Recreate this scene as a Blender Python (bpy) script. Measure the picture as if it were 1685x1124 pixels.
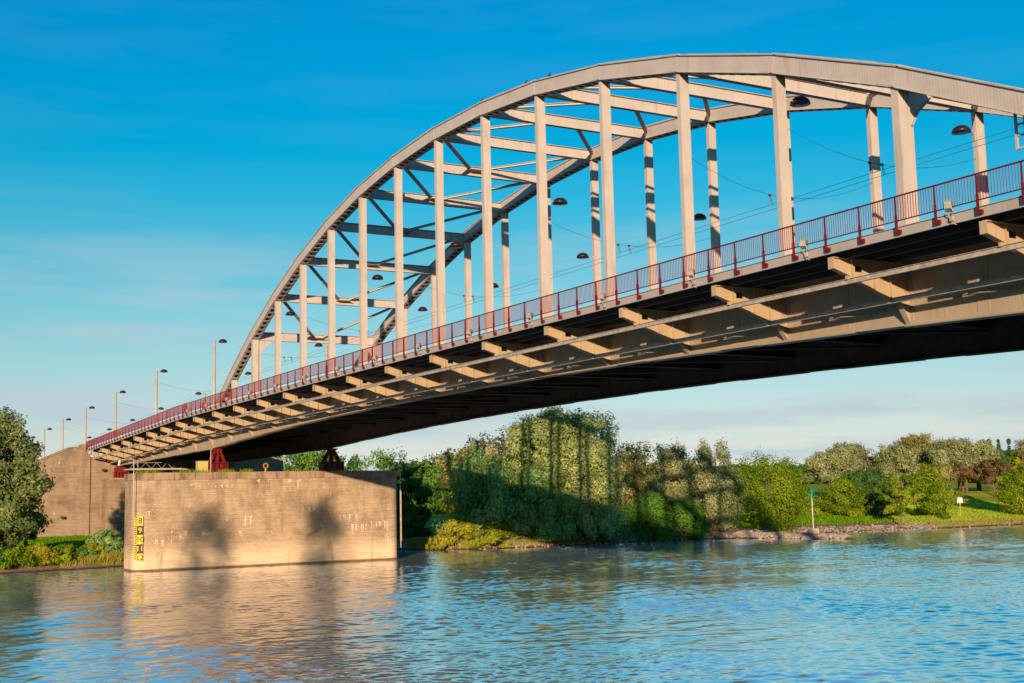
import bpy, bmesh, math, random
import numpy as np
from mathutils import Vector, Matrix

for o in list(bpy.data.objects): bpy.data.objects.remove(o, do_unlink=True)
S = bpy.context.scene
COL = S.collection

# ------------------------------------------------------------ camera
CAM = np.array([141.436, -39.567, 7.434])
yaw, pit, rol, FPX = 2.63198678, 0.12316526, -0.02232709, 2036.356
Fv = Vector((math.cos(pit)*math.cos(yaw), math.cos(pit)*math.sin(yaw), math.sin(pit)))
Rv = Vector((math.sin(yaw), -math.cos(yaw), 0)); Uv = Rv.cross(Fv)
R2 = Rv*math.cos(rol)+Uv*math.sin(rol); U2 = Uv*math.cos(rol)-Rv*math.sin(rol)
cd = bpy.data.cameras.new('camera'); cam = bpy.data.objects.new('camera', cd); COL.objects.link(cam)
M = Matrix.Identity(4)
for r in range(3):
    M[r][0] = R2[r]; M[r][1] = U2[r]; M[r][2] = -Fv[r]; M[r][3] = CAM[r]
cam.matrix_world = M
cd.sensor_width = 36; cd.lens = 36*FPX/1685; cd.clip_start = .5; cd.clip_end = 6000
S.camera = cam

# ------------------------------------------------------------ light
KX, KZ = 1.49, 0.28                      # sun travels (-KX, 1, -KZ)
SUN_EL = math.atan(KZ/math.hypot(KX, 1)); SUN_AZ = math.atan2(-1, KX)
sd = bpy.data.lights.new('sun', 'SUN'); sun = bpy.data.objects.new('sun', sd); COL.objects.link(sun)
sd.energy = 5; sd.angle = math.radians(.5); sd.color = (1, .73, .47)
sun.rotation_euler = Vector((-KX, 1, -KZ)).to_track_quat('-Z', 'Y').to_euler()
sun.location = (160, -60, 60)
W = bpy.data.worlds.new('World'); S.world = W; W.use_nodes = True
nt = W.node_tree; nt.nodes.clear()
def N(t, typ, **k):
    n = t.nodes.new(typ)
    for a, b in k.items():
        if a.startswith('i_'): n.inputs[a[2:].replace('_', ' ')].default_value = b
        else: setattr(n, a, b)
    return n
sky = N(nt, 'ShaderNodeTexSky', sky_type='NISHITA', sun_disc=False)
sky.sun_elevation = SUN_EL; sky.sun_rotation = math.pi/2-SUN_AZ; sky.altitude = 20; sky.air_density = 1; sky.dust_density = .6; sky.ozone_density = 2
out = N(nt, 'ShaderNodeOutputWorld'); bg = N(nt, 'ShaderNodeBackground'); bg.inputs[1].default_value = .1
nt.links.new(bg.outputs[0], out.inputs[0])
tc = N(nt, 'ShaderNodeTexCoord'); sep = N(nt, 'ShaderNodeSeparateXYZ'); nt.links.new(tc.outputs['Generated'], sep.inputs[0])
ramp = N(nt, 'ShaderNodeValToRGB')
SKY_TINT = [(0.0165, (0.3908, 0.4418, 0.7034)), (0.0359, (0.3536, 0.3585, 0.5308)), (0.0555, (0.322, 0.3291, 0.4229)), (0.1043, (0.2684, 0.3324, 0.355)), (0.153, (0.1955, 0.3397, 0.3495)), (0.1916, (0.1198, 0.3346, 0.3462)), (0.2344, (0.0345, 0.3307, 0.3785)), (0.2718, (0.0016, 0.3224, 0.3972)), (0.3172, (0.0, 0.3196, 0.4303)), (0.3825, (0.0, 0.319, 0.4667)), (0.8, (0.02, 0.2552, 0.42))]
el = ramp.color_ramp.elements
while len(el) < len(SKY_TINT): el.new(.5)
for e, (p, c) in zip(el, SKY_TINT): e.position = p; e.color = (*c, 1)
nt.links.new(sep.outputs['Z'], ramp.inputs[0])
mul = N(nt, 'ShaderNodeMixRGB', blend_type='MULTIPLY'); mul.inputs[0].default_value = 1
nt.links.new(sky.outputs[0], mul.inputs[1]); nt.links.new(ramp.outputs[0], mul.inputs[2])
gain = N(nt, 'ShaderNodeMixRGB', blend_type='MULTIPLY'); gain.inputs[0].default_value = 1; gain.inputs[2].default_value = (2.83, 2.83, 2.83, 1)
nt.links.new(mul.outputs[0], gain.inputs[1])
dk = N(nt, 'ShaderNodeMixRGB', blend_type='DARKEN'); dk.inputs[0].default_value = 1; dk.inputs[2].default_value = (5.6, 5.6, 5.4, 1); nt.links.new(gain.outputs[0], dk.inputs[1])   # caps sky brightness, removing the sun-side glow to cut fill light
# thin cirrus and low cloud bands
mp = N(nt, 'ShaderNodeMapping'); mp.inputs['Scale'].default_value = (2.6, 2.6, 22); mp.inputs['Rotation'].default_value = (.06, .03, 0); nt.links.new(tc.outputs['Generated'], mp.inputs[0])
cn = N(nt, 'ShaderNodeTexNoise', i_Scale=1.6, i_Detail=7, i_Roughness=.55); nt.links.new(mp.outputs[0], cn.inputs[0])
cr = N(nt, 'ShaderNodeValToRGB'); cr.color_ramp.elements[0].position = .45; cr.color_ramp.elements[1].position = .61
nt.links.new(cn.outputs[0], cr.inputs[0])
cb = N(nt, 'ShaderNodeValToRGB'); e = cb.color_ramp.elements; e[0].position = 0; e[0].color = (.9, .9, .9, 1); e[1].position = .24; e[1].color = (.02, .02, .02, 1)
x = e.new(.15); x.color = (.42, .42, .42, 1)
nt.links.new(sep.outputs['Z'], cb.inputs[0])
cm = N(nt, 'ShaderNodeMath', operation='MULTIPLY'); nt.links.new(cr.outputs[0], cm.inputs[0]); nt.links.new(cb.outputs[0], cm.inputs[1])
mix = N(nt, 'ShaderNodeMixRGB'); nt.links.new(cm.outputs[0], mix.inputs[0]); nt.links.new(dk.outputs[0], mix.inputs[1]); mix.inputs[2].default_value = (3.5, 4.25, 4.75, 1)
nt.links.new(mix.outputs[0], bg.inputs[0])
S.view_settings.view_transform = 'Standard'; S.view_settings.look = 'None'; S.view_settings.exposure = .5; S.view_settings.gamma = 1
S.render.engine = 'CYCLES'
S.cycles.max_bounces = 8; S.cycles.caustics_reflective = False; S.cycles.caustics_refractive = False

# ------------------------------------------------------------ helpers
def tag(o, label=None, cat=None, group=None, kind=None):
    if label: o['label'] = label
    if cat: o['category'] = cat
    if group: o['group'] = group
    if kind: o['kind'] = kind
    return o
def empty(name, loc=(0, 0, 0), rz=0):
    o = bpy.data.objects.new(name, None); COL.objects.link(o); o.location = loc; o.rotation_euler = (0, 0, rz); o.empty_display_size = .3
    return o
def copy_tree(o, parent=None):
    c = o.copy(); COL.objects.link(c); c.parent = parent
    for ch in o.children: copy_tree(ch, c)
    return c
class MB:
    def __init__(s): s.v = []; s.f = []
    def add(s, vs, fs):
        n = len(s.v); s.v += [tuple(v) for v in vs]; s.f += [tuple(i+n for i in f) for f in fs]
    def box(s, x0, y0, z0, x1, y1, z1):
        s.add([(x0, y0, z0), (x1, y0, z0), (x1, y1, z0), (x0, y1, z0), (x0, y0, z1), (x1, y0, z1), (x1, y1, z1), (x0, y1, z1)],
              [(0, 3, 2, 1), (4, 5, 6, 7), (0, 1, 5, 4), (1, 2, 6, 5), (2, 3, 7, 6), (3, 0, 4, 7)])
    def bar(s, a, b, w, h, up=(0, 0, 1)):
        a = Vector(a); b = Vector(b); d = (b-a).normalized(); up = Vector(up)
        sd = d.cross(up)
        if sd.length < 1e-4: sd = d.cross(Vector((1, 0, 0)))
        sd.normalize(); u = sd.cross(d).normalized()
        vs = [p+sd*(w/2*i)+u*(h/2*j) for p in (a, b) for i, j in ((-1, -1), (1, -1), (1, 1), (-1, 1))]
        s.add(vs, [(0, 1, 2, 3), (7, 6, 5, 4), (0, 4, 5, 1), (1, 5, 6, 2), (2, 6, 7, 3), (3, 7, 4, 0)])
    def tube(s, pts, r, n=8, cap=True):
        pts = [Vector(p) for p in pts]; rs = r if isinstance(r, (list, tuple)) else [r]*len(pts)
        base = len(s.v); prev = None
        for k, p in enumerate(pts):
            d = (pts[min(k+1, len(pts)-1)]-pts[max(k-1, 0)]).normalized()
            if prev is None: prev = d.orthogonal().normalized()
            u = (prev-d*prev.dot(d)).normalized(); prev = u; w = d.cross(u)
            for j in range(n):
                a = 2*math.pi*j/n; s.v.append(tuple(p+(u*math.cos(a)+w*math.sin(a))*rs[k]))
        for k in range(len(pts)-1):
            for j in range(n):
                a = base+k*n+j; b = base+k*n+(j+1) % n; s.f.append((a, b, b+n, a+n))
        if cap:
            s.f.append(tuple(base+j for j in range(n))[::-1]); s.f.append(tuple(base+(len(pts)-1)*n+j for j in range(n)))
    def prism(s, poly, axis, a, b):
        """poly = 2D points; axis 'x': (y,z) extruded in x; 'y': (x,z); 'z': (x,y)"""
        def P(p, t): return {'x': (t, p[0], p[1]), 'y': (p[0], t, p[1]), 'z': (p[0], p[1], t)}[axis]
        n = len(poly); s.add([P(p, a) for p in poly]+[P(p, b) for p in poly],
              [tuple(range(n))[::-1], tuple(range(n, 2*n))]+[(i, (i+1) % n, (i+1) % n+n, i+n) for i in range(n)])
    def ell(s, c, r, n=10, m=7, jit=0, rng=None, zmin=-1):
        base = len(s.v)
        for i in range(m+1):
            t = -math.pi/2+math.pi*i/m
            for j in range(n):
                a = 2*math.pi*j/n; q = 1+(rng.uniform(-jit, jit) if rng else 0)
                s.v.append((c[0]+r[0]*q*math.cos(t)*math.cos(a), c[1]+r[1]*q*math.cos(t)*math.sin(a), c[2]+r[2]*q*max(math.sin(t), zmin)))
        for i in range(m):
            for j in range(n):
                a = base+i*n+j; b = base+i*n+(j+1) % n; s.f.append((a, b, b+n, a+n))
    def build(s, name, mat, parent=None, smooth=False, loc=None):
        me = bpy.data.meshes.new(name); me.from_pydata(s.v, [], s.f)
        bm = bmesh.new(); bm.from_mesh(me); bmesh.ops.recalc_face_normals(bm, faces=bm.faces); bm.to_mesh(me); bm.free()
        if smooth: me.polygons.foreach_set('use_smooth', [True]*len(me.polygons))
        me.materials.append(mat)
        o = bpy.data.objects.new(name, me); COL.objects.link(o)
        if parent: o.parent = parent
        if loc: o.location = loc
        return o
def fast_mesh(name, V, quads, mat, tone=None, parent=None, smooth=False):
    me = bpy.data.meshes.new(name); V = np.asarray(V, np.float32); Q = np.asarray(quads, np.int32)
    me.vertices.add(len(V)); me.vertices.foreach_set('co', V.ravel())
    me.loops.add(Q.size); me.loops.foreach_set('vertex_index', Q.ravel())
    me.polygons.add(len(Q)); k = Q.shape[1]
    me.polygons.foreach_set('loop_start', np.arange(0, Q.size, k, dtype=np.int32)); me.polygons.foreach_set('loop_total', np.full(len(Q), k, np.int32))
    if smooth: me.polygons.foreach_set('use_smooth', np.ones(len(Q), bool))
    me.update(calc_edges=True)
    if tone is not None:
        at = me.attributes.new('tone', 'FLOAT', 'FACE'); at.data.foreach_set('value', np.asarray(tone, np.float32))
    me.materials.append(mat)
    o = bpy.data.objects.new(name, me); COL.objects.link(o)
    if parent: o.parent = parent
    return o

# ------------------------------------------------------------ materials
def new_mat(name):
    m = bpy.data.materials.new(name); m.use_nodes = True; t = m.node_tree; b = t.nodes['Principled BSDF']; return m, t, b
def ramp_node(t, src, stops):
    r = N(t, 'ShaderNodeValToRGB'); e = r.color_ramp.elements
    while len(e) < len(stops): e.new(.5)
    for q, (p, c) in zip(e, stops): q.position = p; q.color = (*c, 1) if len(c) == 3 else c
    t.links.new(src, r.inputs[0]); return r
def noise(t, vec, scale, detail=4, rough=.55, sc=None):
    if sc:
        m = N(t, 'ShaderNodeMapping'); m.inputs['Scale'].default_value = sc; t.links.new(vec, m.inputs[0]); vec = m.outputs[0]
    n = N(t, 'ShaderNodeTexNoise', i_Scale=scale, i_Detail=detail, i_Roughness=rough); t.links.new(vec, n.inputs[0]); return n.outputs[0]
def mixc(t, f, a, b, mode='MIX'):
    m = N(t, 'ShaderNodeMixRGB', blend_type=mode)
    for i, q in ((0, f), (1, a), (2, b)):
        if isinstance(q, (int, float)): m.inputs[i].default_value = q
        elif isinstance(q, tuple): m.inputs[i].default_value = (*q, 1)
        else: t.links.new(q, m.inputs[i])
    return m.outputs[0]
def bump(t, b, h, strength, dist=.02):
    n = N(t, 'ShaderNodeBump'); n.inputs['Strength'].default_value = strength; n.inputs['Distance'].default_value = dist
    t.links.new(h, n.inputs['Height']); t.links.new(n.outputs[0], b.inputs['Normal']); return n
def world_pos(t):
    g = N(t, 'ShaderNodeNewGeometry'); return g.outputs['Position']
def simple(name, col, rough=.6, var=.12, scale=1.5, metal=0, spec=.4):
    m, t, b = new_mat(name); p = world_pos(t)
    n = noise(t, p, scale, 5); d = tuple(c*(1-var) for c in col); l = tuple(min(1, c*(1+var)) for c in col)
    r = ramp_node(t, n, [(.3, d), (.7, l)]); t.links.new(r.outputs[0], b.inputs['Base Color'])
    b.inputs['Roughness'].default_value = rough; b.inputs['Metallic'].default_value = metal; b.inputs['Specular IOR Level'].default_value = spec
    return m
def steel_mat(name, col, rivets=True):
    m, t, b = new_mat(name); p = world_pos(t)
    n1 = noise(t, p, .7, 6, .6); n2 = noise(t, p, 1.0, 5, .65, (3.0, 3.0, .35))
    r1 = ramp_node(t, n1, [(.3, tuple(c*.90 for c in col)), (.7, tuple(min(1, c*1.07) for c in col))])
    r2 = ramp_node(t, n2, [(.55, (0, 0, 0)), (.74, (1, 1, 1))])
    f = N(t, 'ShaderNodeMath', operation='MULTIPLY'); f.inputs[1].default_value = .38; t.links.new(r2.outputs[0], f.inputs[0])
    c = mixc(t, f.outputs[0], r1.outputs[0], (.22, .12, .06))
    n3 = noise(t, p, 9, 4, .7); r3 = ramp_node(t, n3, [(.70, (0, 0, 0)), (.80, (1, 1, 1))])
    f3 = N(t, 'ShaderNodeMath', operation='MULTIPLY'); f3.inputs[1].default_value = .35; t.links.new(r3.outputs[0], f3.inputs[0])
    c = mixc(t, f3.outputs[0], c, (.16, .09, .06))
    t.links.new(c, b.inputs['Base Color']); b.inputs['Roughness'].default_value = .55; b.inputs['Specular IOR Level'].default_value = .35
    if rivets:
        s = N(t, 'ShaderNodeVectorMath', operation='SCALE'); s.inputs['Scale'].default_value = 6.5; t.links.new(p, s.inputs[0])
        fr = N(t, 'ShaderNodeVectorMath', operation='FRACTION'); t.links.new(s.outputs[0], fr.inputs[0])
        sb = N(t, 'ShaderNodeVectorMath', operation='SUBTRACT'); sb.inputs[1].default_value = (.5, .5, .5); t.links.new(fr.outputs[0], sb.inputs[0])
        geo = N(t, 'ShaderNodeNewGeometry')
        # drop the component along the face normal so dots show on any face
        dt = N(t, 'ShaderNodeVectorMath', operation='DOT_PRODUCT'); t.links.new(sb.outputs[0], dt.inputs[0]); t.links.new(geo.outputs['True Normal'], dt.inputs[1])
        sn = N(t, 'ShaderNodeVectorMath', operation='SCALE'); t.links.new(geo.outputs['True Normal'], sn.inputs[0]); t.links.new(dt.outputs['Value'], sn.inputs['Scale'])
        s2 = N(t, 'ShaderNodeVectorMath', operation='SUBTRACT'); t.links.new(sb.outputs[0], s2.inputs[0]); t.links.new(sn.outputs[0], s2.inputs[1])
        ln = N(t, 'ShaderNodeVectorMath', operation='LENGTH'); t.links.new(s2.outputs[0], ln.inputs[0])
        mr = N(t, 'ShaderNodeMapRange'); mr.inputs['From Min'].default_value = .28; mr.inputs['From Max'].default_value = .12; t.links.new(ln.outputs['Value'], mr.inputs['Value'])
        bump(t, b, mr.outputs[0], .28, .02)
    return m
M_ARCH = steel_mat('arch_steel', (.455, .405, .39))
M_STEEL = steel_mat('bridge_steel', (.455, .402, .372), False)
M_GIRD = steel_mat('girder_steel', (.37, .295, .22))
M_BRACK = steel_mat('bracket_steel', (.42, .315, .20), False)
M_FASC = steel_mat('edge_steel', (.37, .335, .32), False)
M_GALV = simple('galvanised_rail', (.36, .31, .27), .5, .3, 4)
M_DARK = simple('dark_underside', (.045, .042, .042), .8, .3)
M_UNDER = simple('shade_toned_steel', (.07, .045, .032), .85, .4)  # bridge steel with the shade under the deck put into its colour
M_GIRD2 = simple('shade_toned_girder_steel', (.075, .05, .034), .85, .4)  # darker copy of the girder paint, shade on the far girder painted in
M_RED = simple('red_paint', (.115, .001, .008), .45, .25, 3)
M_BAL = simple('baluster_red', (.19, .008, .022), .5, .1, 3)
M_BEAR = simple('bearing_red', (.14, .003, .005), .5, .25, 3)
M_ASPH = simple('asphalt', (.06, .06, .06), .9, .2, 3)
M_LAMPD = simple('lamp_shell', (.030, .010, .015), .35, .2)
M_LAMPR = simple('lamp_bowl', (.10, .10, .13), .25, .2)
M_POST = simple('lamp_post_paint', (.42, .36, .30), .5, .12)
M_FLOOD = simple('floodlight_housing', (.30, .27, .24), .5, .3, 9)
M_WIRE = simple('wire', (.03, .03, .035), .6, .1)
M_YBOX = simple('ochre_box', (.50, .36, .12), .6, .12, 2)
M_YEL = simple('yellow_paint', (.66, .48, .01), .6, .22, 2.2)
M_BLK = simple('black_paint', (.035, .022, .03), .6, .2)
M_WHITE = simple('white_paint', (.65, .63, .60), .5, .1)
M_GREEN = simple('green_paint', (.0, .22, .09), .5, .1)
M_SKIN = simple('skin', (.45, .25, .18), .6, .05)
M_JACKR = simple('red_jacket', (.65, .02, .03), .8, .1)
M_JACKB = simple('brown_jacket', (.30, .10, .08), .8, .1)
M_JEAN = simple('jeans', (.05, .06, .10), .9, .1)
M_HAIR = simple('hair', (.05, .03, .02), .8, .1)
M_GLASS = simple('dark_glass', (.02, .025, .03), .08, .05)
M_TYRE = simple('tyre', (.02, .02, .02), .9, .1)
M_BIRD = simple('bird_feather', (.05, .04, .045), .8, .2, 8)
M_BARK = simple('bark', (.16, .10, .06), .95, .35, 5)
M_CONC = simple('concrete', (.40, .33, .26), .85, .2, 3)
M_STONE = simple('rubble_stone', (.34, .27, .215), .9, .35, 1.2)
M_WOOD = simple('driftwood', (.26, .18, .12), .9, .3, 3)

def brick_mat(name, base, shade):
    m, t, b = new_mat(name); p = world_pos(t); sp = N(t, 'ShaderNodeSeparateXYZ'); t.links.new(p, sp.inputs[0])
    ad = N(t, 'ShaderNodeMath', operation='ADD'); t.links.new(sp.outputs[0], ad.inputs[0]); t.links.new(sp.outputs[1], ad.inputs[1])
    cb = N(t, 'ShaderNodeCombineXYZ'); t.links.new(ad.outputs[0], cb.inputs[0]); t.links.new(sp.outputs[2], cb.inputs[1])
    br = N(t, 'ShaderNodeTexBrick'); t.links.new(cb.outputs[0], br.inputs['Vector'])
    br.inputs['Scale'].default_value = 1; br.inputs['Brick Width'].default_value = .5; br.inputs['Row Height'].default_value = .21
    br.inputs['Mortar Size'].default_value = .028; br.inputs['Mortar Smooth'].default_value = .3; br.inputs['Bias'].default_value = -.1
    br.inputs['Color1'].default_value = (*base, 1); br.inputs['Color2'].default_value = (*[c*.84 for c in base], 1); br.inputs['Mortar'].default_value = (*[c*.74 for c in base], 1)
    c = br.outputs['Color']
    n = noise(t, cb.outputs[0], .35, 7, .65); r = ramp_node(t, n, [(.30, (.60, .56, .53)), (.52, (1, 1, 1)), (.75, (1.08, 1.07, 1.05))]); c = mixc(t, 1., c, r.outputs[0], 'MULTIPLY')
    n = noise(t, cb.outputs[0], 3.2, 6, .7, (1, 2.2, 1)); r = ramp_node(t, n, [(.30, (.55, .5, .48)), (.55, (1, 1, 1))]); c = mixc(t, .32, c, r.outputs[0], 'MULTIPLY')
    n = noise(t, cb.outputs[0], 1.0, 6, .7, (.25, 4.5, 1)); r = ramp_node(t, n, [(.34, (.72, .69, .67)), (.5, (1, 1, 1)), (.68, (1.12, 1.1, 1.07))]); c = mixc(t, .75, c, r.outputs[0], 'MULTIPLY')
    n = noise(t, cb.outputs[0], 5.5, 5, .8); r = ramp_node(t, n, [(.30, (.5, .46, .44)), (.44, (1, 1, 1))]); c = mixc(t, .7, c, r.outputs[0], 'MULTIPLY')
    # dark weathering towards the top courses, pale band above the waterline
    zr = N(t, 'ShaderNodeMapRange'); zr.inputs['From Min'].default_value = 3; zr.inputs['From Max'].default_value = 10; t.links.new(sp.outputs[2], zr.inputs[0])
    n = noise(t, cb.outputs[0], .9, 6, .7, (1, .25, 1)); r = ramp_node(t, n, [(.45, (0, 0, 0)), (.62, (1, 1, 1))])
    f = N(t, 'ShaderNodeMath', operation='MULTIPLY'); t.links.new(zr.outputs[0], f.inputs[0]); t.links.new(r.outputs[0], f.inputs[1])
    f2 = N(t, 'ShaderNodeMath', operation='MULTIPLY'); f2.inputs[1].default_value = shade; t.links.new(f.outputs[0], f2.inputs[0])
    c = mixc(t, f2.outputs[0], c, (.16, .125, .085))
    if name == 'pier_brick':
        n = noise(t, cb.outputs[0], .5, 4, .6, (.35, 4, 1)); zb = N(t, 'ShaderNodeMath', operation='MULTIPLY_ADD'); zb.inputs[1].default_value = 1.4; t.links.new(n, zb.inputs[0]); t.links.new(sp.outputs[2], zb.inputs[2])
        r = ramp_node(t, zb.outputs[0], [(0, (1, 1, 1)), (1, (0, 0, 0))]); mr = N(t, 'ShaderNodeMapRange'); mr.inputs['From Min'].default_value = 3.7; mr.inputs['From Max'].default_value = 2.1; t.links.new(zb.outputs[0], mr.inputs[0])
        f = N(t, 'ShaderNodeMath', operation='MULTIPLY'); f.inputs[1].default_value = .72; t.links.new(mr.outputs[0], f.inputs[0])
        nb_ = noise(t, cb.outputs[0], 1.4, 6, .75, (.3, 5, 1)); rb = ramp_node(t, nb_, [(.3, (.52, .37, .24)), (.6, (.86, .65, .43))]); c = mixc(t, f.outputs[0], c, rb.outputs[0])
        mr = N(t, 'ShaderNodeMapRange'); mr.inputs['From Min'].default_value = .30; mr.inputs['From Max'].default_value = .12; t.links.new(sp.outputs[2], mr.inputs[0]); c = mixc(t, mr.outputs[0], c, (.09, .07, .04))
        # moss streaks
        n = noise(t, cb.outputs[0], .55, 6, .65, (1, .22, 1)); r = ramp_node(t, n, [(.56, (0, 0, 0)), (.68, (1, 1, 1))]); f = N(t, 'ShaderNodeMath', operation='MULTIPLY'); f.inputs[1].default_value = .6; t.links.new(r.outputs[0], f.inputs[0])
        c = mixc(t, f.outputs[0], c, (.15, .135, .035))
    # white lime runs
    n = noise(t, cb.outputs[0], 2.4, 3, .5, (1.6, .5, 1)); n2 = noise(t, cb.outputs[0], .5, 2, .5, (1, 1.4, 1))
    r = ramp_node(t, n, [(.68, (0, 0, 0)), (.71, (1, 1, 1))]); r2 = ramp_node(t, n2, [(.50, (0, 0, 0)), (.58, (1, 1, 1))])
    c = mixc(t, mixc(t, 1., r.outputs[0], r2.outputs[0], 'MULTIPLY'), c, (.62, .54, .46))
    t.links.new(c, b.inputs['Base Color']); b.inputs['Roughness'].default_value = .9; b.inputs['Specular IOR Level'].default_value = .15
    bump(t, b, br.outputs['Fac'], -.35, .02)
    return m
M_BRICK = brick_mat('pier_brick', (.50, .36, .245), .62)
M_BRICK2 = brick_mat('abutment_brick', (.365, .255, .175), .55)
def coping_mat():
    m, t, b = new_mat('coping_stone'); p = world_pos(t)
    n = noise(t, p, .8, 6, .65, (1, 1, .4)); r = ramp_node(t, n, [(.35, (.13, .085, .05)), (.5, (.33, .205, .135)), (.7, (.40, .26, .18))])
    n2 = noise(t, p, .3, 4); r2 = ramp_node(t, n2, [(.52, (0, 0, 0)), (.62, (1, 1, 1))]); f = N(t, 'ShaderNodeMath', operation='MULTIPLY'); f.inputs[1].default_value = .35; t.links.new(r2.outputs[0], f.inputs[0])
    c = mixc(t, f.outputs[0], r.outputs[0], (.17, .14, .05)); t.links.new(c, b.inputs['Base Color']); b.inputs['Roughness'].default_value = .85
    return m
M_COPE = coping_mat()

def leaf_mat(name, dark, mid, light, trans=.42):
    m, t, b = new_mat(name); a = N(t, 'ShaderNodeAttribute', attribute_name='tone')
    r = ramp_node(t, a.outputs['Fac'], [(0, dark), (.5, mid), (1, light)])
    df = N(t, 'ShaderNodeBsdfDiffuse'); tr = N(t, 'ShaderNodeBsdfTranslucent'); mx = N(t, 'ShaderNodeMixShader'); mx.inputs[0].default_value = trans
    t.links.new(r.outputs[0], df.inputs[0])
    tl = mixc(t, 1., r.outputs[0], (1.1, 1.2, .6), 'MULTIPLY'); t.links.new(tl, tr.inputs[0])
    t.links.new(df.outputs[0], mx.inputs[1]); t.links.new(tr.outputs[0], mx.inputs[2])
    o = [n for n in t.nodes if n.type == 'OUTPUT_MATERIAL'][0]; t.links.new(mx.outputs[0], o.inputs[0]); t.nodes.remove(b)
    return m
L = {
 'owillow': leaf_mat('olive_willow_leaf', (.085, .135, .04), (.20, .26, .09), (.42, .43, .21)),
 'willow': leaf_mat('willow_leaf', (0.135, 0.203, 0.061), (0.324, 0.392, 0.135), (0.621, 0.621, 0.297)),
 'gwillow': leaf_mat('green_willow_leaf', (.13, .24, .075), (.27, .44, .14), (.50, .60, .25)),
 'silver': leaf_mat('silver_willow_leaf', (.14, .17, .07), (.30, .33, .15), (.52, .52, .28)),
 'green': leaf_mat('green_leaf', (.05, .14, .022), (.12, .27, .045), (.26, .40, .075)),
 'dark': leaf_mat('dark_leaf', (0.038, 0.098, 0.030), (0.083, 0.180, 0.045), (0.165, 0.270, 0.068)),
 'bright': leaf_mat('bright_leaf', (.06, .135, .010), (.19, .29, .018), (.44, .45, .035)),
 'olive': leaf_mat('olive_leaf', (0.156, 0.156, 0.046), (0.312, 0.286, 0.098), (0.520, 0.442, 0.182)),
 'brown': leaf_mat('brown_leaf', (0.096, 0.060, 0.030), (0.180, 0.120, 0.054), (0.288, 0.192, 0.084)),
 'gold': leaf_mat('gold_leaf', (0.143, 0.198, 0.013), (0.330, 0.352, 0.028), (0.572, 0.462, 0.066)),
 'grass': leaf_mat('grass_blade', (0.081, 0.253, 0.009), (0.253, 0.414, 0.017), (0.575, 0.552, 0.081)),
 'reed': leaf_mat('reed_blade', (0.200, 0.260, 0.030), (0.400, 0.380, 0.060), (0.620, 0.500, 0.150)),
}

# ------------------------------------------------------------ terrain
SH_Y = [-400, -60, -35, -22, -13, -7, 0, 24, 32, 35.5, 40, 47, 58, 71, 80, 84, 87, 92, 100, 110, 120, 139, 152, 200, 320, 900]
SH_X = [30, 6, -2, -6.6, -9.0, -11, -16, -27, -23.5, -18.5, -13, -11, -11.5, -14.5, -11.5, -9.5, -9, -11, -16, -13, -11.3, -12.2, -12.6, -14, -10, 30]
def shore(y): return np.interp(y, SH_Y, SH_X)
def vnoise(x, y, s, seed=0):
    """cheap smooth value noise, numpy"""
    x = np.asarray(x, float)/s+seed*17.3; y = np.asarray(y, float)/s+seed*9.1
    xi = np.floor(x); yi = np.floor(y); fx = x-xi; fy = y-yi; fx = fx*fx*(3-2*fx); fy = fy*fy*(3-2*fy)
    def h(a, b): q = np.sin(a*127.1+b*311.7+seed*74.7)*43758.5453; return q-np.floor(q)
    return (h(xi, yi)*(1-fx)+h(xi+1, yi)*fx)*(1-fy)+(h(xi, yi+1)*(1-fx)+h(xi+1, yi+1)*fx)*fy
def sst(a, b, x): t = np.clip((x-a)/(b-a), 0, 1); return t*t*(3-2*t)
def Fz(x):
    x = np.asarray(x, float); m = 16.86-.25*((x-60)/60)**2
    return np.where(x < 0, 16.61+.0255*np.minimum(x, 0), np.where(x > 120, 16.61-.0255*(x-120), m))
def height(x, y):
    x = np.asarray(x, float); y = np.asarray(y, float)
    d = shore(y)-x+(vnoise(x, y, 3, 1)-.5)*1.6*sst(-1, 2, shore(y)-x)
    bw = sst(88, 95, y)*(1-sst(126, 134, y)); d = np.where(d > 0, d*(1-.62*bw*np.exp(-np.maximum(d, 0)/16)), d)
    h = np.interp(d, [-60, -12, -3, 0, .8, 3, 10, 25, 50, 90], [-4, -3, -.9, -.04, .35, .95, 1.7, 2.4, 2.8, 3.0])
    h = h+(vnoise(x, y, 11, 2)-.5)*.5*sst(2, 12, d)+(vnoise(x, y, 2.3, 3)-.5)*.18*sst(.5, 3, d)
    # groyne spur
    t = np.clip(((x+12)*18.4+(y-86)*4.6)/(18.4**2+4.6**2), 0, 1); gx = -12+18.4*t; gy = 86+4.6*t
    g = .75-.25*t-(np.hypot(x-gx, y-gy)/(3.0-1.4*t))**1.5*.8
    h = np.maximum(h, np.where(g > -1, g, -4))
    # dike under the distant trees
    dk = 3.2*sst(-48, -84, x)*sst(150, 205, y); h = h+dk
    # hill far away
    h = h+16*sst(500, 1300, np.hypot(x-141, y+40))
    # road embankment behind the abutments
    e = np.abs(y-6.9)
    top = Fz(x)-.5
    emb = np.minimum(top, top-(e-11)*.6)
    h = np.where((x < -57.5) & (emb > h), emb*sst(-57.5, -59, x)+h*(1-sst(-57.5, -59, x)), h)
    # near bank (town side): quay where the photographer stands
    nb = np.interp(x, [112, 126, 130, 137, 400], [-4, -1.5, 1.5, 5.7, 6.0])
    h = np.where(x > 112, np.maximum(h, nb), h)
    h = np.where((x > 177.5) & (emb > h), emb, h)
    return h
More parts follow.
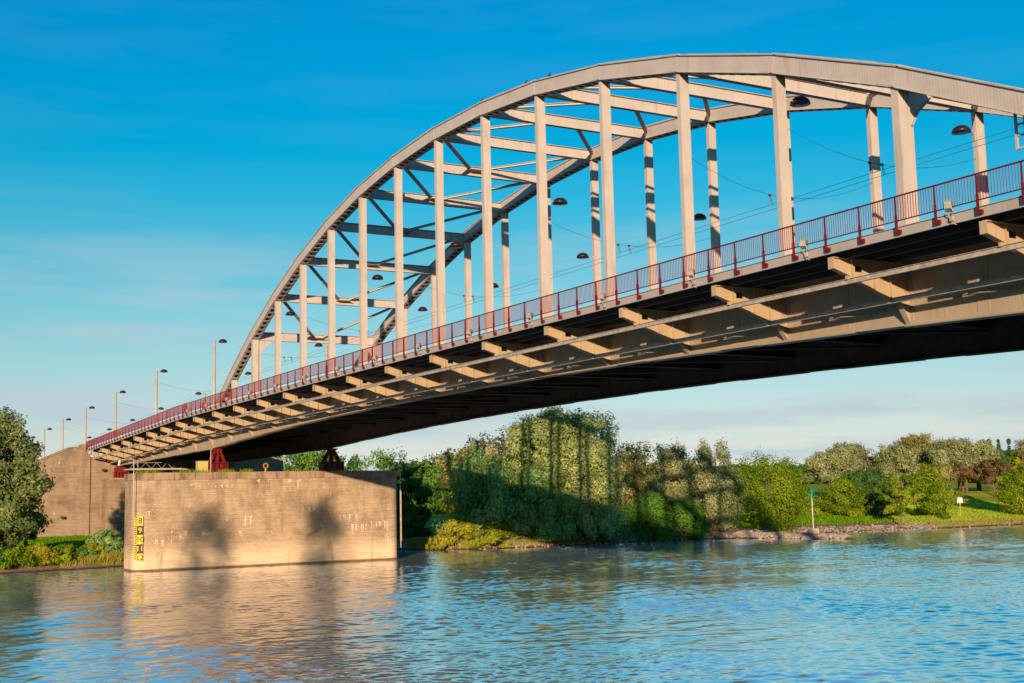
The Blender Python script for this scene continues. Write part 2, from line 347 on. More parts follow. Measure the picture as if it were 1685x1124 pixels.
def terrain_mat():
    m, t, b = new_mat('terrain'); p = world_pos(t); sp = N(t, 'ShaderNodeSeparateXYZ'); t.links.new(p, sp.inputs[0])
    n = noise(t, p, .12, 6, .6); g = ramp_node(t, n, [(.32, (.16, .27, .01)), (.46, (.30, .38, .02)), (.58, (.50, .46, .06)), (.70, (.60, .48, .13))])
    n2 = noise(t, p, 1.7, 6, .7); r2 = ramp_node(t, n2, [(.3, (.6, .6, .6)), (.7, (1.15, 1.15, 1.15))]); c = mixc(t, 1., g.outputs[0], r2.outputs[0], 'MULTIPLY')
    # lush lawn before the abutment
    fy = N(t, 'ShaderNodeMapRange'); fy.inputs['From Min'].default_value = 45; fy.inputs['From Max'].default_value = 20; t.links.new(sp.outputs[1], fy.inputs[0])
    c = mixc(t, fy.outputs[0], c, mixc(t, 1., (.12, .30, .008), r2.outputs[0], 'MULTIPLY'))
    # muddy, stony beach near the water level, patchy
    n3 = noise(t, p, .35, 5, .65); za = N(t, 'ShaderNodeMath', operation='MULTIPLY_ADD'); za.inputs[1].default_value = -1.6; t.links.new(n3, za.inputs[0]); t.links.new(sp.outputs[2], za.inputs[2])
    mr = N(t, 'ShaderNodeMapRange'); mr.inputs['From Min'].default_value = .75; mr.inputs['From Max'].default_value = .45; t.links.new(za.outputs[0], mr.inputs[0])
    n4 = noise(t, p, 3.5, 6, .75); r4 = ramp_node(t, n4, [(.32, (.09, .05, .03)), (.5, (.27, .17, .12)), (.68, (.42, .30, .22))])
    c = mixc(t, mr.outputs[0], c, r4.outputs[0])
    mr = N(t, 'ShaderNodeMapRange'); mr.inputs['From Min'].default_value = .28; mr.inputs['From Max'].default_value = .05; t.links.new(sp.outputs[2], mr.inputs[0]); c = mixc(t, mr.outputs[0], c, (.05, .035, .025))
    t.links.new(c, b.inputs['Base Color']); b.inputs['Roughness'].default_value = .95; b.inputs['Specular IOR Level'].default_value = .1
    bump(t, b, n4, .6, .12); return m
def grid_sheet(name, xs, ys, zf, mat, smooth=True):
    X, Y = np.meshgrid(xs, ys, indexing='ij'); Z = zf(X, Y)
    V = np.stack([X, Y, Z], -1).reshape(-1, 3); nx, ny = len(xs), len(ys)
    i = np.arange(nx-1)[:, None]*ny+np.arange(ny-1)[None]; i = i.ravel()
    return fast_mesh(name, V, np.stack([i, i+ny, i+ny+1, i+1], -1), mat, smooth=smooth)
def spread(a, b, s, ext_lo, ext_hi, k=1.25):
    c = list(np.arange(a, b+1e-6, s)); q = s
    while c[0] > ext_lo: q *= k; c.insert(0, c[0]-q)
    q = s
    while c[-1] < ext_hi: q *= k; c.append(c[-1]+q)
    return np.array(c)
gr = grid_sheet('ground', spread(-70, 12, .6, -3000, 1200), spread(-45, 175, .6, -2500, 3000), height, terrain_mat())
tag(gr, kind='structure')

# ------------------------------------------------------------ water
rng = np.random.default_rng(7)
NT, TL = 1536, 150.0
kx = np.fft.fftfreq(NT, TL/NT)*2*np.pi; KXX, KYY = np.meshgrid(kx, kx, indexing='ij'); K = np.hypot(KXX, KYY)+1e-9
ang = np.arctan2(KYY, KXX); Hh = np.zeros((NT, NT))
for k0, w, dirn, pw, slope in ((.9, .5, .5, 2, .009), (2.4, .45, .25, 2, .024), (6.0, .5, -.2, 1, .048), (13., .45, .4, 1, .062)):
    ph = rng.normal(size=(NT, NT))+1j*rng.normal(size=(NT, NT))
    hb = np.real(np.fft.ifft2(np.exp(-(np.log(K/k0)/w)**2)*(.3+np.abs(np.cos(ang-dirn))**pw)/K*ph))
    pt = np.real(np.fft.ifft2(np.exp(-(K/.35)**2)*ph[::-1])); pt = np.clip(1+.38*pt/pt.std(), .3, 1.9)   # calmer and rougher patches
    hb *= pt; gx = np.diff(hb, axis=0)/(TL/NT); Hh += hb*slope/gx.std()
def wave(x, y):
    u = (x/TL*NT) % NT; v = (y/TL*NT) % NT; i = u.astype(int); j = v.astype(int); fu = u-i; fv = v-j; i1 = (i+1) % NT; j1 = (j+1) % NT; i %= NT; j %= NT
    return (Hh[i, j]*(1-fu)+Hh[i1, j]*fu)*(1-fv)+(Hh[i, j1]*(1-fu)+Hh[i1, j1]*fu)*fv
def water_mat():
    m, t, b = new_mat('river_water'); p = world_pos(t)
    b.inputs['Base Color'].default_value = (.80, .90, .93, 1); b.inputs['Metallic'].default_value = .74; b.inputs['Roughness'].default_value = .05; b.inputs['IOR'].default_value = 1.33; b.inputs['Specular IOR Level'].default_value = .5
    n1 = noise(t, p, 2.2, 3, .55, (1, .8, 1)); n2 = noise(t, p, 6.5, 3, .6)
    a = N(t, 'ShaderNodeMath', operation='MULTIPLY_ADD'); a.inputs[1].default_value = .35; t.links.new(n2, a.inputs[0]); t.links.new(n1, a.inputs[2])
    bump(t, b, a.outputs[0], .25, .05)
    return m
xs = [116.0]
while xs[-1] > -60: xs.append(xs[-1]-max(.12, .0021*(141-xs[-1])))
ys = [-50.0]
while ys[-1] < 2500: ys.append(ys[-1]+max(.15, .0024*(ys[-1]+40), .02*(ys[-1]-110)))
ys = list(-50-np.cumsum(.15*1.08**np.arange(92)))[::-1]+ys
wa = grid_sheet('river_water', np.array(sorted(xs)+[117, 119, 122, 126, 130, 140, 170.]), np.array(ys), wave, water_mat())
tag(wa, kind='structure')

# ------------------------------------------------------------ bridge
WB = 13.85; P = 7.5
def F(x): return float(Fz(x))
def G(x):
    if x < 0: return 13.45-.0075*abs(x)
    if x > 120: return 13.45-.0075*(x-120)
    return 14.8-.000375*(x-60)**2
AZ = [16.6, 20.66, 24.25, 27.24, 29.68, 31.58, 32.92, 33.70, 33.96]
def az(i): return AZ[i] if i <= 8 else AZ[16-i]
main_x = [P*i for i in range(17)]
left_x = [-7.25*k for k in range(1, 8)]; right_x = [120+7.25*k for k in range(1, 8)]
nodes = sorted(left_x+main_x+right_x)
fine = []
for a, b_ in zip(nodes[:-1], nodes[1:]): fine += [a, (a+b_)/2]
fine.append(nodes[-1]); fine = [-53.2]+fine[0:]+[173.2]
br = empty('arch_bridge', (0, 0, 0))
tag(br, 'long beige steel arch bridge carrying a road deck over the river', 'bridge')

def chord(ys, name='arch_rib'):
    m = MB(); H = .90
    pts = [(P*i, az(i)) for i in range(17)]
    pts[0] = (-.9, 16.2); pts[16] = (120.9, 16.2)
    for k in range(16):
        (xa, za), (xb, zb) = pts[k], pts[k+1]
        L = math.hypot(xb-xa, zb-za); ux, uz = (xb-xa)/L, (zb-za)/L; nx, nz = -uz, ux
        def Q(s, h, y): return (xa+ux*s+nx*h, ys+y, za+uz*s+nz*h)
        def seg(s0, s1, h0, h1, y0, y1):
            m.add([Q(s0, h0, y0), Q(s1, h0, y0), Q(s1, h0, y1), Q(s0, h0, y1), Q(s0, h1, y0), Q(s1, h1, y0), Q(s1, h1, y1), Q(s0, h1, y1)],
                  [(0, 3, 2, 1), (4, 5, 6, 7), (0, 1, 5, 4), (1, 2, 6, 5), (2, 3, 7, 6), (3, 0, 4, 7)])
        e = .03 if k % 2 else .0
        for sy in (-1, 1):
            y0, y1 = sorted((sy*(.33), sy*(.38+.002*(k % 2))))
            seg(-.12, L+.12, 0, H, y0, y1)                                   # web
            y0, y1 = sorted((sy*.20, sy*.33)); seg(0, L, .0, .035, y0, y1)   # inner bottom angle
            y0, y1 = sorted((sy*.382, sy*.47)); seg(-.1, L+.1, H-.03, H-.004, y0, y1)   # top angle
            y0, y1 = sorted((sy*.384, sy*.44)); seg(-.1, L+.1, .004, .03, y0, y1)
            # splice plate on the web at each node
            y0, y1 = sorted((sy*.38, sy*.395+sy*.003)); seg(L-1.0, L-.02, .07, H-.07, y0, y1)
        seg(-.14, L+.14, H, H+.035+e, -.48-.004*(k % 2), .48+.004*(k % 2))   # cover plate
        seg(.8, L-1.4, H+.036+e, H+.06+e, -.45, .45)
        n = 9; 
        for j in range(n):                                                  # batten plates of the open underside
            s = L*(j+.5)/n; seg(s-.17, s+.17, -.02, .0, -.32, .32)
        seg(L-.75, L+.05, -.03, -.005, -.36, .36)
    o = m.build(name, M_ARCH, br); return o
chord(0); chord(WB)

def hanger(i, ys, inner):
    m = MB(); x = P*i; zt = az(i)+.03; zb = F(x)-.2; big = i in (2, 14)
    hw, hd = (.20, .33) if big else (.15, .30)
    if big:
        m.box(x-hw+.03, ys-hd+.03, zb, x+hw-.03, ys+hd-.03, zt)
    else:
        m.box(x-.10, ys-hd+.02, zb, x+.10, ys+hd-.02, zt)
    for s in (-1, 1):
        y0, y1 = sorted((ys+s*(hd-.02), ys+s*hd)); m.box(x-hw, y0, zb, x+hw, y1, zt-.002)
        y0, y1 = sorted((ys+s*(hd-.11), ys+s*(hd-.021)))
        m.box(x-hw+.035, y0, zb, x-.102 if not big else x-hw+.029, y1, zt-.004)
        m.box(x+.102 if not big else x+hw-.029, y0, zb, x+hw-.035, y1, zt-.004)
    if big:                                                                  # knee strip on the road side of the portal post
        s = inner; prof = [(hd+.001, zb), (hd+.17, zb), (hd+.17, zt-1.6), (hd+.55, zt-1.0), (hd+1.6, zt-.02), (hd+.001, zt-.02)]
        m.prism([(ys+s*a, b_) for a, b_ in prof], 'x', x-.03, x+.03)
        for (a, b_), (c, d) in zip(prof[1:4], prof[2:5]):
            m.bar((x, ys+s*a, b_), (x, ys+s*c, d), .36, .03, (1, 0, 0) if False else (0, 0, 1))
    return m.build('hanger', M_STEEL, br)
for i in range(1, 16):
    hanger(i, 0, 1); hanger(i, WB, -1)

def cross_beam(i):
    m = MB(); x = P*i; z0 = az(i)+.02; H = .80; y0, y1 = .40, WB-.40
    if i in (2, 14): z0 -= .05; H = .9
    m.box(x-.02, y0, z0+.03, x+.02, y1, z0+H-.03)
    m.box(x-.19, y0, z0, x+.19, y1, z0+.03); m.box(x-.19, y0, z0+H-.03, x+.19, y1, z0+H)
    for y in np.linspace(y0+1.4, y1-1.4, 5):
        for s in (-1, 1): m.box(min(x+s*.021, x+s*.06), y-.01, z0+.032, max(x+s*.021, x+s*.06), y+.01, z0+H-.032)
    m.build('cross_beam', M_STEEL, br)
for i in range(2, 15): cross_beam(i)
for i in list(range(2, 8))+list(range(9, 15)):                               # K bracing: apex at mid cross beam i, feet one node nearer the crown
    j = i+1 if i < 8 else i-1; sx = .15 if i < 8 else -.15
    for y in (.36, WB-.36):
        m = MB(); a = (P*i+sx, WB/2+(-.5 if y < 5 else .5), az(i)+.50); b_ = (P*j-sx*2, y, az(j)+.45)
        m.bar(a, b_, .26, .03); a2 = Vector(a)+Vector((0, 0, .16)); b2 = Vector(b_)+Vector((0, 0, .16)); m.bar(a2, b2, .26, .03)
        m.bar(Vector(a)+Vector((0, 0, .08)), Vector(b_)+Vector((0, 0, .08)), .025, .128)
        m.build('brace', M_STEEL, br)
    m = MB(); m.box(P*i+min(.03*np.sign(sx), sx*5.5), WB/2-.75, az(i)+.40, P*i+max(.03*np.sign(sx), sx*5.5), WB/2+.75, az(i)+.425); m.build('gusset_plate', M_STEEL, br)

m = MB()                                                                     # small access frame hung under the near rib
for y in (.45, 1.0):
    for x in (110.3, 111.6): m.box(x-.05, y-.04, 20.25, x+.05, y+.04, 21.85 if x < 111 else 21.4)
    for z in (20.25, 20.75, 21.2): m.box(110.35, y-.035, z, 111.55, y+.035, z+.07)
m.build('access_frame', M_STEEL, br)
def ribbon(m, xs, y0, y1, f0, f1):
    """strip solid following the camber: y0..y1 thick, z from f0(x) to f1(x)"""
    for a, b_ in zip(xs[:-1], xs[1:]):
        v = [(a, y0, f0(a)), (b_, y0, f0(b_)), (b_, y1, f0(b_)), (a, y1, f0(a)), (a, y0, f1(a)), (b_, y0, f1(b_)), (b_, y1, f1(b_)), (a, y1, f1(a))]
        m.add(v, [(0, 3, 2, 1), (4, 5, 6, 7), (0, 1, 5, 4), (2, 3, 7, 6)])
    m.add(v, [(1, 2, 6, 5)]); a, b_ = xs[0], xs[1]
    m.add([(a, y0, f0(a)), (a, y0, f1(a)), (a, y1, f1(a)), (a, y1, f0(a))], [(0, 1, 2, 3)])
def girder(ys, so):
    m = MB()
    ribbon(m, fine, ys-.19, ys+.19, lambda x: G(x)+.05, lambda x: F(x)+.05)
    ribbon(m, fine, ys-.36, ys+.36, lambda x: G(x), lambda x: G(x)+.05)
    ribbon(m, fine, ys-.33, ys+.33, lambda x: F(x)+.05, lambda x: F(x)+.10)
    # stepped flange plates under the bottom flange
    for k, x in enumerate(np.arange(-44, 168, 9.3)):
        xs = list(np.linspace(x, x+6.4, 5)); ribbon(m, xs, ys-.34, ys+.34, lambda q: G(q)-.035, lambda q: G(q)-.002)
    for x in nodes:
        for s in (so,):
            # fin below the bracket, tapering to the bottom flange
            ya = ys+s*.19; zt = F(x)-1.80; m.prism([(ya, G(x)+.05), (ya+s*.12, G(x)+.05), (ya+s*.62, zt), (ya, zt)], 'x', x-.015, x+.015)
            m.bar((x, ya+s*.12, G(x)+.06), (x, ya+s*.62, zt), .26, .02, (1, 0, 0) if False else (0, 0, 1))
            y0, y1 = sorted((ya+s*.001, ya+s*.03)); m.box(x-.20, y0, G(x)+.055, x+.20, y1, F(x)+.04)
    for a, b_ in zip(nodes[:-1], nodes[1:]):
        for q in (.25, .5, .75):
            x = a+(b_-a)*q
            for s in (-1, 1):
                y0, y1 = sorted((ys+s*.191, ys+s*(.215 if q == .5 else .202))); w = .07 if q != .5 else .30
                m.box(x-w, y0, G(x)+.055, x+w, y1, F(x)+.03)
    for s in (-1, 1):                                                        # horizontal lap between web plates and bottom angle
        y0, y1 = sorted((ys+s*.19, ys+s*.222)); ribbon(m, fine, y0, y1, lambda x: G(x)+.05, lambda x: G(x)+.19)
        y0, y1 = sorted((ys+s*.19, ys+s*.198)); ribbon(m, fine, y0, y1, lambda x: F(x)-1.0, lambda x: F(x)-.15)
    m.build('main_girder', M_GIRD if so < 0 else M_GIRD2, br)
girder(0, -1); girder(WB, 1)

def bracket(x, ys, s):
    """cantilever bracket carrying the footway; s=-1 reaches towards -y"""
    m = MB(); f = F(x)
    def Y(d): return ys+s*d
    def pr(pts, a=-.018, b_=.018): m.prism([(Y(d), f+z) for d, z in pts], 'x', x+a, x+b_)
    pr([(4.45, -.13), (3.20, -.13), (3.20, -.86), (3.45, -.82), (3.60, -.80), (4.45, -.55)])
    pr([(3.20, -.13), (2.80, -.13), (2.80, -.36), (3.20, -.36)]); pr([(3.20, -.62), (2.80, -.62), (2.80, -1.04), (3.20, -.92)])
    pr([(2.80, -.13), (.22, -.13), (.22, -1.84), (1.25, -1.70), (2.80, -1.04)])
    def fl(d0, z0, d1, z1, w, t=.03): m.bar((x, Y(d0), f+z0), (x, Y(d1), f+z1), w, t)
    fl(4.45, -.12, .22, -.12, .28); fl(4.45, -.56, 3.58, -.82, .28); fl(3.42, -.86, 1.25, -1.72, .24); fl(1.25, -1.72, .22, -1.86, .24)
    y0, y1 = sorted((Y(4.45), Y(4.48))); m.box(x-.16, y0, f-.58, x+.16, y1, f-.105)
    for d, z in ((3.42, -.82), (1.30, -1.66), (2.2, -1.25)):
        y0, y1 = sorted((Y(d), Y(d+.02))); m.box(x-.12, y0, f+z, x+.12, y1, f-.14)
    # rail hangers
    for d, z in ((3.55, -.80), (1.30, -1.66)):
        y0, y1 = sorted((Y(d-.12), Y(d+.12))); m.box(x-.07, y0, f+z-.16, x+.07, y1, f+z+.02)
    m.build('bracket', M_BRACK, br)
for x in nodes: bracket(x, 0, -1)
for x in nodes: bracket(x, WB, 1)

for ys, s in ((0, -1), (WB, 1)):
    for d, top, hh, mat in ((3.55, -.92, .22, M_GALV), (1.30, -1.60, .22, M_GALV)):
        m = MB(); yc = ys+s*d
        ribbon(m, fine, yc-.012, yc+.012, lambda x: F(x)+top-hh+.02, lambda x: F(x)+top-.02)
        ribbon(m, fine, yc-.07, yc+.07, lambda x: F(x)+top-hh, lambda x: F(x)+top-hh+.02)
        ribbon(m, fine, yc-.07, yc+.07, lambda x: F(x)+top-.02, lambda x: F(x)+top)
        m.build('gantry_rail', mat, br)
# deck, stringers, cross girders
m = MB(); ribbon(m, fine, -4.50, WB+4.50, lambda x: F(x)+.20, lambda x: F(x)+.36)
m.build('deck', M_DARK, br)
m = MB(); ribbon(m, fine, 1.0, WB-1.0, lambda x: F(x)+.364, lambda x: F(x)+.40); m.build('roadway', M_ASPH, br)
m = MB()
for y in (-3.6, -2.4, -1.2, 2.1, 4.1, 6.1, 7.9, 9.8, 11.8, WB+1.2, WB+2.4, WB+3.6):
    ribbon(m, fine, y-.08, y+.08, lambda x: F(x)-.10, lambda x: F(x)+.198)
m.build('stringers', M_DARK, br)['kind'] = 'stuff'
for x in nodes:
    m = MB(); z1 = F(x)-.12; z0 = z1-1.1
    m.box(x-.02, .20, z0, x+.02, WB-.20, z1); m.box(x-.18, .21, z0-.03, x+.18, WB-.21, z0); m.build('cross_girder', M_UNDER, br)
for a, b_ in zip(nodes[:-1], nodes[1:]):                                    # wind bracing under the deck
    m = MB(); za = F(a)-1.35; zb = F(b_)-1.35
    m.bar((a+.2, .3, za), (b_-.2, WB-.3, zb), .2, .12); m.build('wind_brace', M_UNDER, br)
for y0, y1, yl in ((-4.60, -4.50, -4.66), (WB+4.50, WB+4.60, WB+4.60)):
    m = MB(); ribbon(m, fine, y0, y1, lambda x: F(x), lambda x: F(x)+.38)
    ribbon(m, fine, yl, yl+.06, lambda x: F(x)+.36, lambda x: F(x)+.385) if y0 < 0 else None
    m.build('edge_beam', M_FASC, br)
# kerb-side barrier of the roadway
def rail_side(ys, s):
    r = MB(); xs = fine
    ribbon(r, xs, ys-.03, ys+.03, lambda x: F(x)+1.49, lambda x: F(x)+1.54)
    ribbon(r, xs, ys-.02, ys+.02, lambda x: F(x)+.56, lambda x: F(x)+.60)
    root = r.build('railing', M_RED, br)
    px = []
    for a, b_ in zip(nodes[:-1], nodes[1:]): px += [a+(b_-a)*q/4+.05 for q in range(4)]
    px = [-53.0]+px+[nodes[-1], nodes[-1]+1.6]
    bal = MB()
    for a, b_ in zip(px[:-1], px[1:]):
        n = max(2, round((b_-a)/.125))
        for k in range(1, n):
            x = a+(b_-a)*k/n; bal.box(x-.009, ys-.009, F(x)+.60, x+.009, ys+.009, F(x)+1.49)
    bal.build('balusters', M_BAL, root)['kind'] = 'stuff'
    def post(mm, x):
        z = F(x); yf = ys
        mm.prism([(yf-s*.0-.045, z+.10), (yf+.045, z+.10), (yf+.03, z+1.54), (yf-.03, z+1.54)], 'x', x-.02, x+.02)
        mm.bar((x, yf, z+.10), (x, yf, z+.8), .055, .10, (0, 1, 0))
        y0, y1 = sorted((ys, ys-s*.12)); mm.box(x-.028, y0, z+.08, x+.14, y1, z+.24)
    extra = MB()
    for x in px:
        if x < 121.2 and s < 0 or (s > 0 and 20 < x < 121.2):
            q = MB(); post(q, x); q.build('rail_post', M_RED, root)
        else: post(extra, x)
    o = extra.build('rail_post', M_RED, root); o['kind'] = 'stuff'
rail_side(-4.74, -1); rail_side(WB+4.74, 1)

# ------------------------------------------------------------ piers and abutments
def rounded(x0, y0, x1, y1, r, n=7):
    pts = []
    for cx, cy, a0 in ((x1-r, y1-r, 0), (x0+r, y1-r, 90), (x0+r, y0+r, 180), (x1-r, y0+r, 270)):
        for k in range(n+1):
            a = math.radians(a0+90*k/n); pts.append((cx+r*math.cos(a), cy+r*math.sin(a)))
    return pts
def pier(x0, x1, y0, y1, label):
    root = empty('bridge_pier', ((x0+x1)/2, (y0+y1)/2, 0)); ox, oy = (x0+x1)/2, (y0+y1)/2
    tag(root, label, 'bridge pier')
    def R(d, r): return [(a-ox, b_-oy) for a, b_ in rounded(x0-d, y0-d, x1+d, y1+d, r+d)]
    m = MB(); m.prism(R(0, 1.3), 'z', -4, 9.92); m.build('wall', M_BRICK, root)
    m = MB(); m.prism(R(.10, 1.3), 'z', 9.925, 10.68); m.build('coping', M_COPE, root)
    m = MB(); m.prism(R(-.35, 1.0), 'z', 10.685, 10.72); m.build('top_slab', M_CONC, root)
    m = MB(); m.prism(R(.06, 1.3), 'z', -4, .13); m.build('footing', M_BARK, root)
    # joints between the coping stones
    m = MB()
    for y in np.arange(y0+2, y1-1, 2.35): m.box(x1-ox+.0, y-oy-.018, 9.93, x1-ox+.112, y-oy+.018, 10.66)
    m.build('coping_joints', M_BLK, root)
    return root
pier(-3.6, 2.2, -9.5, 22.15, 'tall sunlit brick pier standing in the river under the left end of the arch')
pier(118.0, 123.6, -9.5, 22.15, 'brick pier at the near-bank end of the arch, outside the picture')

PIER = [o for o in bpy.data.objects if o.name == 'bridge_pier'][0]
rgp = np.random.default_rng(3); m = MB()
for y0_, z0_, n_, sp_, ln_ in ((-6.2, 3.35, 5, .9, 1.0), (-5.3, 4.3, 2, .3, .6), (-4.0, 4.2, 3, .4, .6), (-1.6, 4.0, 3, .5, .6), (3.4, 5.7, 5, .7, 1.2), (2.3, 4.0, 3, .5, .7), (6.0, 4.0, 3, .5, .4), (8.5, 9.7, 4, .8, 1.2), (12.4, 4.4, 3, .6, .6), (15.5, 5.6, 8, 1.2, 1.2), (17.0, 4.4, 8, 1.2, 1.3), (19.2, 4.6, 8, 1.5, 1.5), (20.6, 3.0, 4, .5, 1.4), (10.9, 6.5, 3, .5, .5), (-7.8, 6.6, 2, .4, .5), (5.3, 9.8, 5, 1.6, .5), (0, 9.2, 7, 3, .3), (-4, 9.3, 7, 3, .3)):
    for q in range(n_):
        yy = y0_+rgp.uniform(-sp_, sp_); w = rgp.uniform(.02, .07); zt = z0_+rgp.normal()*.06; l = ln_*rgp.uniform(.15, 1)
        m.prism([(yy-w, zt), (yy+w, zt), (yy+w*.5, zt-l), (yy-w*.4, zt-l*.95)], 'x', 2.202, 2.206)
        if rgp.uniform() < .5: m.box(2.202, yy-w*4, zt-.04, 2.2065, yy+w*3, zt+.01)
o = m.build('lime_runs', simple('lime', (.62, .52, .42), .9, .1), PIER); o.location = (.70, -6.325, 0)
def bearing(x, y, z0, z1, label, wy=2.3, big=True):
    root = empty('bridge_bearing', (x, y, z0)); tag(root, label, 'bridge bearing', 'bridge bearings')
    h = z1-z0; hb = h*.42 if big else h*.5
    m = MB(); m.box(-.75, -wy/2, .05, .75, wy/2, .12); m.box(-.75, -wy/2, hb-.07, .75, wy/2, hb)
    m.box(-.45, -wy/2+.2, .12, .45, wy/2-.2, hb-.07)
    for k in range(5):
        yy = -wy/2+.1+(wy-.2)*k/4; m.box(-.72, yy-.05, .12, .72, yy+.05, hb-.07)
    m.build('base', M_BEAR, root)
    m = MB()
    if big:
        for xx in (-.42, 0, .42):
            for q in (-1, 1): m.bar((xx, q*wy*.36, hb), (xx, q*.22, h-.22), .16, .20, (0, 1, 0))
            m.bar((xx, 0, hb), (xx, 0, h-.22), .12, .22, (0, 1, 0))
        m.box(-.16, -.22, hb, .16, .22, h-.22)
    else: m.box(-.5, -wy/2+.1, hb, .5, wy/2-.1, h-.22)
    m.box(-.5, -.5, h-.22, .5, .5, h-.12); m.box(-.6, -.62, h-.12, .6, .62, h)
    m.build('rocker', M_BEAR, root)
for xx, where in ((.85, 'on the pier in the river'), (119.2, 'on the near-bank pier, outside the picture')):
    bearing(xx, 0, 10.72, G(0)-.04, ('red steel bearing beside the ochre box ' if xx < 50 else 'near-side red bearing ')+where)
    bearing(xx, WB, 10.72, G(0)-.04, ('dark red bearing in shade on the far half of the brick pier' if xx < 50 else 'far-side red bearing '+where), 2.8)
bearing(-51.3, 0, 11.25, G(-51)-.04, 'squat bright red bearing on the abutment ledge left of the pier', 1.9, False)
bearing(-51.3, WB, 11.25, G(-51)-.04, 'squat red bearing in deep shade on the far side of the abutment', 1.9, False)
bearing(171.3, 0, 11.25, G(171)-.04, 'near-side squat red bearing on the near-bank abutment, outside the picture', 1.9, False)
bearing(171.3, WB, 11.25, G(171)-.04, 'far-side squat red bearing on the near-bank abutment, outside the picture', 1.9, False)

def abutment(xf, d, label):
    """xf = river face, d = -1 when the land lies towards -x"""
    root = empty('bridge_abutment', (xf, WB/2, 0)); tag(root, label, 'abutment')
    def bx(m, a, y0, z0, b_, y1, z1):
        xa, xb = sorted((d*a, d*b_)); m.box(xa, y0-WB/2, z0, xb, y1-WB/2, z1)
    m = MB(); bx(m, .25, -4.1, -1, 5, WB+4.1, 14.5); m.build('wall', M_BRICK2, root)
    m = MB(); bx(m, -2.6, -2.2, -1, .248, WB+2.2, 11.0); m.build('ledge', M_BRICK2, root)
    m = MB(); bx(m, -2.75, -2.35, 11.0, .246, WB+2.35, 11.25); m.build('ledge_coping', M_COPE, root)
    for s in (-1, 1):
        def yy(v): return (v if s < 0 else WB-v)-WB/2
        top = F(xf)+.2
        w_ = -26 if (s < 0) else -12.4
        prof = [(-4.95, -1), (w_, -1), (w_, 13.9), (-10.9, 14.1), (-7.6, top+.05), (-6.6, top+.45), (-4.95, top+.45)]
        m = MB(); pts = [(yy(a), b_) for a, b_ in prof]; xa, xb = sorted((d*.3, d*4)); m.prism(pts, 'x', xa, xb); m.build('wing_wall', M_BRICK2, root)
        cp = [(yy(a), b_) for a, b_ in prof[2:]]; m = MB()
        for (a, b_), (c, e) in zip(cp[:-1], cp[1:]): m.bar((d*2.1, a, b_+.09), (d*2.1, c, e+.09), 3.9, .18, (0, 0, 1))
        m.build('wall_coping', M_COPE, root)
        y0, y1 = sorted((yy(-5.15), yy(-4.05))); xa, xb = sorted((d*-.02, d*4.2)); m = MB(); m.box(xa, y0, -1, xb, y1, F(xf)-.25); m.box(xa, y0, F(xf)-.25, xb, y1 if s > 0 else y0+.75, top+1.0) if s < 0 else m.box(xa, y1-.75, F(xf)-.25, xb, y1, top+1.0)
        m.build('pilaster', M_COPE if False else M_BRICK2, root)
    return root
abutment(-53.3, -1, 'brick abutment with stepped wing wall holding up the left end of the deck')
abutment(173.3, 1, 'brick abutment at the near-bank end of the deck, outside the picture')

# graffiti on the abutment ledge wall
def scribble(name, mat, loc, strokes, w, label):
    m = MB()
    for st in strokes:
        for a, b_ in zip(st[:-1], st[1:]): m.bar((0, a[0], a[1]), (0, b_[0], b_[1]), w, .012, (1, 0, 0))
    o = m.build(name, mat, None, loc=loc); tag(o, label, 'graffiti', 'graffiti on the abutment'); return o
def circ(cx, cy, rx, ry, a0=0, a1=360, n=10): return [(cx+rx*math.cos(math.radians(a0+(a1-a0)*k/n)), cy+ry*math.sin(math.radians(a0+(a1-a0)*k/n))) for k in range(n+1)]
M_GRW = simple('spray_white', (.45, .45, .47), .8, .1); M_GRR = simple('spray_red', (.40, .05, .06), .8, .1); M_GRB = simple('spray_blue', (.03, .22, .30), .8, .1)
GX = -50.68
scribble('graffiti_tag', M_GRW, (GX, .95, 3.9), [[(-.75, -.45), (-.35, .05), (-.45, .35), (.0, .5), (-.25, .15), (-.55, -.35)], circ(.15, 0, .28, .42), circ(.75, .0, .32, .42, 50, 330)], .07, 'looping white spray paint graffiti beside the edge of the pier')
scribble('graffiti_tag', M_GRR, (GX, -.75, 3.85), [circ(-.55, .05, .22, .28, 60, 330), circ(-.08, .05, .22, .28), [(.22, .35), (.25, -.25), (.5, -.2)], circ(.5, .1, .2, .25), [(-.75, -.25), (.65, -.2)]], .06, 'red spray paint letters between the blue dash and the white scrawl')
scribble('graffiti_tag', M_GRB, (GX, -1.75, 3.85), [[(-.3, 0), (.3, 0)]], .2, 'short blue spray paint dash left of the red letters')

# clearance gauge on the pier corner
def text_mesh(txt, size, mat, name, parent, loc, rot, bold=.0):
    c = bpy.data.curves.new(name, 'FONT'); c.body = txt; c.size = size; c.align_x = 'CENTER'; c.align_y = 'CENTER'; c.extrude = .004; c.offset = bold
    t = bpy.data.objects.new(name, c); COL.objects.link(t); bpy.context.view_layer.update()
    me = bpy.data.meshes.new_from_object(t.evaluated_get(bpy.context.evaluated_depsgraph_get())); bpy.data.objects.remove(t, do_unlink=True)
    me.materials.clear(); me.materials.append(mat)
    o = bpy.data.objects.new(name, me); COL.objects.link(o); o.parent = parent; o.location = loc; o.rotation_euler = rot; return o
gz = empty('clearance_gauge', (2.16, -9.05, 0), math.radians(-14)); tag(gz, 'yellow and black clearance gauge numbered 8 to 12 on the pier corner', 'clearance gauge')
M_YTXT = M_YEL
RT = (math.pi/2, 0, math.pi/2)
